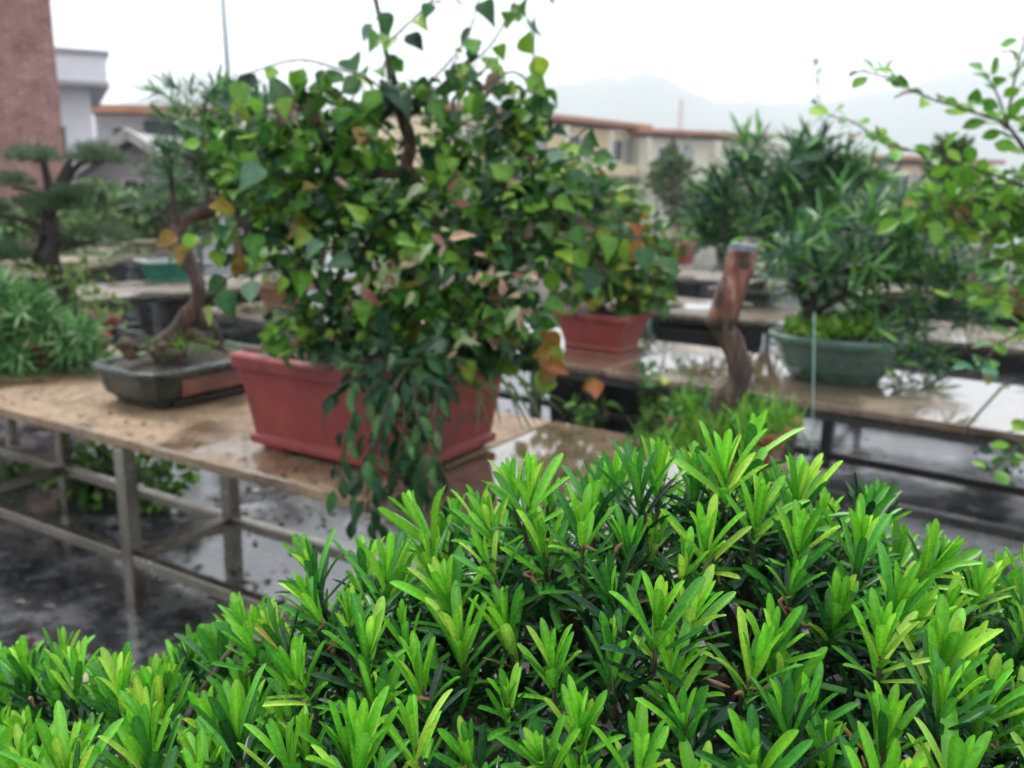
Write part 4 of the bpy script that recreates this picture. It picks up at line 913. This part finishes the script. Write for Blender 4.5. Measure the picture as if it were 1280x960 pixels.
for u, v in en:
    for k in range(6):
        c = P(u+rng.gauss(0, 14), v+rng.gauss(0, 14), Yk+rng.gauss(0, .15)); rosette(c, UPV+jit(rng, .45), 20, .24, C_POD if rng.random() < .8 else C_PODNEW, 'podthin', 72)
lv.out(M['leaf_glossy'], o, kb, 0)
# slender sapling sprig
rng = random.Random(38); Yq = Yk+.5; qb = np.array((P(1030, 300, Yq)[0], Yq, 0)); VO = qb; lv = Leaves(); vs = MB()
o = thing('sapling', 'slender sapling with one tall thin leafy spire against the sky', 'sapling', qb)
along_stem([(1040, 330, Yq), (1036, 230, Yq), (1030, 165, Yq), (1024, 120, Yq), (1018, 82, Yq)], .006, .055, .07, C_POD, 'obov', hang=.0)
along_stem([(1036, 230, Yq), (1050, 190, Yq), (1075, 170, Yq)], .005, .05, .07, C_S, 'obov', hang=.1)
p = P(1040, 330, Yq); vs.tube(np.array([qb, (qb+p)/2+(.05, 0, 0), p])-VO, [.018, .013, .006], 7)
vs.build('stem', M['twig'], o, smooth=True); lv.out(M['leaf'], o, qb, 0)

# crape myrtle reaching in from the right
rng = random.Random(39); Yc = 2.75; cb = np.array((P(1420, 500, 3.0)[0], 3.0, 0)); VO = cb; lv = Leaves(); vs = MB()
q2 = uv2(cb); cb[2] = 0
o, pt = potted('potted_tree', 'leafy branches of a slender tree arching in over the wet bench end', cb, (.24, .24, .34, 'clay_brown'), dict(rc=.2, k=8))
tk = [cb+np.array((0, 0, .33)), P(1400, 520, 2.95), P(1370, 400, 2.9), P(1340, 300, 2.85), P(1310, 200, 2.8), P(1300, 60, 2.8)]
trunk_part('trunk', o, cb, tk, [.03, .025, .02, .015, .01, .004], 'bark_grey', 9, 6, .12, 12, [([P(1330, 260, 2.85), P(1290, 200, 2.8), P(1262, 160, 2.75)], [.01, .008, .005])])
C_C = [(3, (.13, .34, .03)), (2, (.08, .24, .03)), (1.5, (.22, .44, .045)), (.4, (.25, .18, .06))]
for px in ([(1290, 200, 2.8), (1258, 158, 2.72), (1215, 140, 2.68), (1160, 122, 2.65), (1110, 98, 2.62), (1075, 88, 2.6)], [(1258, 158, 2.72), (1266, 110, 2.72), (1278, 60, 2.72), (1285, 30, 2.72)], [(1262, 160, 2.75), (1245, 115, 2.7), (1230, 92, 2.7)],
           [(1300, 240, 2.8), (1230, 215, 2.75), (1170, 195, 2.7), (1115, 182, 2.66), (1065, 152, 2.62), (1035, 145, 2.6)], [(1310, 260, 2.8), (1250, 250, 2.7), (1190, 240, 2.66), (1140, 250, 2.62)], [(1310, 300, 2.8), (1260, 290, 2.7), (1210, 285, 2.66), (1180, 300, 2.64)],
           [(1320, 330, 2.8), (1280, 320, 2.7), (1240, 330, 2.66)], [(1340, 400, 2.85), (1290, 385, 2.7), (1240, 372, 2.66), (1195, 375, 2.64)], [(1340, 420, 2.85), (1290, 415, 2.7), (1250, 430, 2.66), (1222, 465, 2.64)], [(1380, 480, 2.9), (1310, 530, 2.7), (1270, 560, 2.66), (1235, 590, 2.64)], [(1330, 280, 2.8), (1270, 270, 2.74), (1235, 245, 2.7), (1200, 215, 2.7)], [(1380, 480, 2.9), (1320, 500, 2.74), (1290, 540, 2.7)]):
    along_stem(px, .004, .019, .062, C_C, 'obov', hang=.15, side=.8)
cloud((1262, 262, 2.75, 70, 46, .15), 150, .058, C_C, 'obov', hang=.1, twig_=.3); cloud((1180, 262, 2.7, 60, 40, .12), 90, .055, C_C, 'obov', hang=.1, twig_=.3)
cloud((1262, 575, 2.68, 26, 30, .06), 40, .035, C_POD, 'obov', hang=.3, twig_=.4); cloud((1225, 462, 2.64, 16, 10, .04), 10, .04, [(1, (.10, .27, .15))], 'obov', hang=.1, twig_=.4)
vs.build('stems', M['twig'], o, smooth=True, kind='stuff'); lv.out(M['leaf'], o, cb, 220)

# small pots farther back
rng = random.Random(40)
def small_pot(name, label, u, v, z, pot_args, kw, rz, grow):
    global VO, lv, vs
    b = onz(u, v, z); b = np.array((b[0], b[1]+pot_args[1]*.8, z)); VO = b; lv = Leaves(); vs = MB()
    o, pt = potted(name, label, b, pot_args, kw, rz); grow(b, b[1]); 
    if vs.v: vs.build('stems', M['twig'], o, smooth=True, kind='stuff')
    if lv.r: lv.out(M['leaf'], o, b, 0)
    return pt
def g_teal(b, Y):
    along_stem([(222, 326, Y), (217, 270, Y), (214, 220, Y), (212, 180, Y)], .022, .2, .09, C_POD, 'lance', hang=.1)
    for k in range(34): rosette(P(rng.uniform(165, 262), rng.uniform(178, 262), Y+rng.uniform(-.2, .3)), UPV+jit(rng, .5), 12, .15, [(2, (.06, .13, .07)), (1, (.09, .17, .09))], 'podthin')
pt = small_pot('potted_sapling', 'thin upright sapling in a small teal tray pot with pale rim', 203, 352, .58, (.22, .16, .17, 'glaze_teal'), dict(rc=.015, k=2, feet=False), th5+math.radians(-8), g_teal)
MB().add(*(lambda r: (r.v, r.f))(loft([rrect(.237, .177, .02, 2, .172), rrect(.24, .18, .02, 2, .186), rrect(.205, .145, .02, 2, .187), rrect(.205, .145, .02, 2, .172)], False, False))).build('rim', M['glaze_pale'], pt, label='pale worn rim')
def g_brown(b, Y): cloud((350, 335, Y, 45, 22, .2), 90, .07, C_V, 'ovate', twig_=.2)
small_pot('potted_shrub', 'small shrub in a brown relief pot behind the trailing vine', 350, 390, Z2, (.17, .12, .16, 'clay_brown'), dict(rc=.015, k=2), TH2, g_brown)
def g_red3(b, Y):
    cloud((845, 230, Y, 28, 55, .25), 130, .10, [(2, (.06, .10, .06)), (1, (.09, .13, .07))], 'lance', hang=.1, twig_=.4); along_stem([(850, 302, Y), (846, 260, Y), (842, 200, Y), (838, 175, Y)], .02, .15, .1, C_POD, 'lance')
    cloud((850, 292, Y, 28, 6, .15), 40, .09, C_PINK, 'lance')
small_pot('potted_sapling', 'wispy grey green sapling in a bright red pot on the farthest bench', 848, 331, Z2, (.22, .15, .26, 'clay_red2'), dict(rc=.012, k=2, feet=False), TH2, g_red3)
def g_or(b, Y): cloud((1215, 325, Y, 45, 14, .2), 80, .11, C_S, 'lance', twig_=.2)
small_pot('potted_herb', 'low herbs in a shallow orange tray on the farthest bench', 1208, 358, Z2, (.26, .16, .14, 'clay_orange'), dict(rc=.012, k=2, feet=False), TH2, g_or)
def g_r(b, Y): cloud((1265, 350, Y, 35, 45, .2), 150, .10, C_C, 'obov', twig_=.2)
small_pot('potted_shrub', 'bright green bush in a brown pot at the end of the farthest bench', 1272, 395, Z2, (.2, .16, .18, 'clay_brown'), dict(rc=.02, k=2), TH2, g_r)

# weeds growing from the wet ground behind the brown bench
def weed(label, u, v, Y, ru, rv, n, size, pal, seed, kind='ovate'):
    global rng, VO, lv, vs
    rng = random.Random(seed); q = onz(u, v+rv, 0) if Y is None else np.array((P(u, v, Y)[0], Y, 0)); b = np.array((q[0], q[1], 0.)); VO = b; lv = Leaves(); vs = MB()
    o = thing('weed', label, 'weed', b, 0, 'weeds on the wet ground'); cloud((u, v, b[1], ru, rv, .2), n, size, pal, kind, hang=.2)
    for r in lv.r[::4]:
        if r[2][2] > .03: vs.tube(np.array([b+jit(rng, .02)*(1, 1, 0), (b+r[2])/2+jit(rng, .03)+UPV*.02, r[2]])-VO, [.004, .003, .0015], 4, False)
    lv.r = [r for r in lv.r if r[2][2] > .015]
    vs.build('stems', M['twig_green'], o, smooth=True, kind='stuff'); lv.out(M['leaf'], o, b, 0)
weed('leafy green weed clump standing behind the front bench legs', 120, 595, 3.9, 50, 42, 260, .06, C_V, 61)
weed('straggly green weed beside the rear bench rail', 195, 600, 3.75, 40, 45, 190, .055, C_C, 62)
weed('low weed at the foot of the front bench leg', 30, 600, 4.1, 35, 30, 150, .055, C_V, 63)
weed('fresh green weed under the wet bench', 735, 505, 4.3, 25, 25, 60, .07, C_V, 64, 'lance')
weed('pale weed below the wet bench edge near the stump', 820, 485, 4.1, 26, 30, 70, .06, C_S, 65)
weed('small weed between the wet bench and the weathered bench', 790, 405, 5.3, 28, 22, 80, .07, C_POD, 66)

# black boxes added to stand in for the dark shade under the benches
def shadebox(label, p, th, hx, hy, h):
    o = thing('shade_box', label, 'shadebox', (p[0], p[1], 0), th, 'black boxes added as shade under the benches'); k = .93
    loft([rrect(hx*k, hy*k, .03, 2, 0), rrect(hx, hy, .03, 2, h-.04), rrect(hx+.02, hy+.02, .03, 2, h-.035), rrect(hx+.02, hy+.02, .03, 2, h), rrect(hx-.03, hy-.03, .03, 2, h), rrect(hx*k-.03, hy*k-.03, .03, 2, .06)]).build('shell', M['shade_black'], o, bevel=.004)
    for s_ in (-1, 1): MB().box((s_*(hx+.012), 0, h*.72), (.02, .14, .035)).build('handle', M['shade_black'], o, bevel=.003)
shadebox('long added black crate under the wet bench below the square red pot', onz(790, 545, 0), TH2, .50, .22, .42)
c2_ = [math.cos(TH2), math.sin(TH2)]
def under(u, v, vb, th=TH2):
    q = uv2(onz(u, v, .3), th); return bw(q[0], vb, 0, th)
shadebox('added black crate under the weathered bench behind the sawn stump', under(905, 415, v3+.42), TH2, .55, .25, .46)
shadebox('added black crate under the farthest bench below the bright red pot', under(875, 362, v4+.42), TH2, .65, .25, .50)
shadebox('added black crate under the farthest bench below the orange tray', under(1215, 392, v4+.42), TH2, .75, .25, .50)
shadebox('added black crate under the pale bench below the teal tray pot', bw(q0[0]+1.25, q0[1]+.45, 0, th5), th5, .55, .3, .46)
shadebox('added black crate under the grey empty bench', bw(q6[0]+.6, q6[1]+.45, 0, th6), th6, .75, .3, .46)

# fallen leaves on the wet concrete and on the brown bench
rng = random.Random(77); lv = Leaves(); VO = np.zeros(3)
C_LIT = [(3, (.06, .035, .02)), (2, (.11, .07, .035)), (1, (.03, .05, .02)), (1, (.22, .19, .15))]
for _ in range(2600):
    q = bw(rng.uniform(-5.5, 1.5), rng.gauss(2.6, 1.3), 0); a = rng.random()*6.28
    if rng.random() > .35+.65*(math.sin(q[0]*3.1+1)*math.sin(q[1]*2.7) > -.1): continue
    lv.add('obov', np.array((q[0], q[1], rng.uniform(.003, .010))), (math.cos(a), math.sin(a), rng.uniform(-.02, .12)), UPV+jit(rng, .12), rng.uniform(.015, .05), pick(rng, C_LIT), rng=rng)
lv.mass(lv.r, 'leaf_litter', M['leaf_glossy'], None, VO, 'small fallen brown leaves scattered over the wet concrete'); bpy.data.objects['leaf_litter']['category'] = 'leaf litter'
lv = Leaves()
for _ in range(150):
    q = bw(rng.uniform(-4.5, -.6), 1.72+abs(rng.gauss(0, .18)), ZB+rng.uniform(.002, .005)); a = rng.random()*6.28
    lv.add('obov', q, (math.cos(a), math.sin(a), .04), UPV+jit(rng, .08), rng.uniform(.008, .028), pick(rng, C_LIT+[(1, (.08, .2, .04))]), rng=rng)
lv.mass(lv.r, 'leaf_crumbs', M['leaf'], None, VO, 'dry leaf crumbs lying on the brown board bench'); bpy.data.objects['leaf_crumbs']['category'] = 'leaf litter'

# ------------------------------------------------------------------ misty air
hz = bpy.data.materials.new('misty_air'); hz.use_nodes = True; n = hz.node_tree; n.nodes.clear()
ho = n.nodes.new('ShaderNodeOutputMaterial'); hv = n.nodes.new('ShaderNodeVolumePrincipled')
hv.inputs['Color'].default_value = (.93, .965, 1, 1); hv.inputs['Density'].default_value = .0009; hv.inputs['Anisotropy'].default_value = .0
n.links.new(hv.outputs[0], ho.inputs['Volume'])
MB().box((0, 6, 160), (4460, 4460, 322)).build('haze', hz, kind='stuff', label='thin white mist hanging between the nursery and the hills')
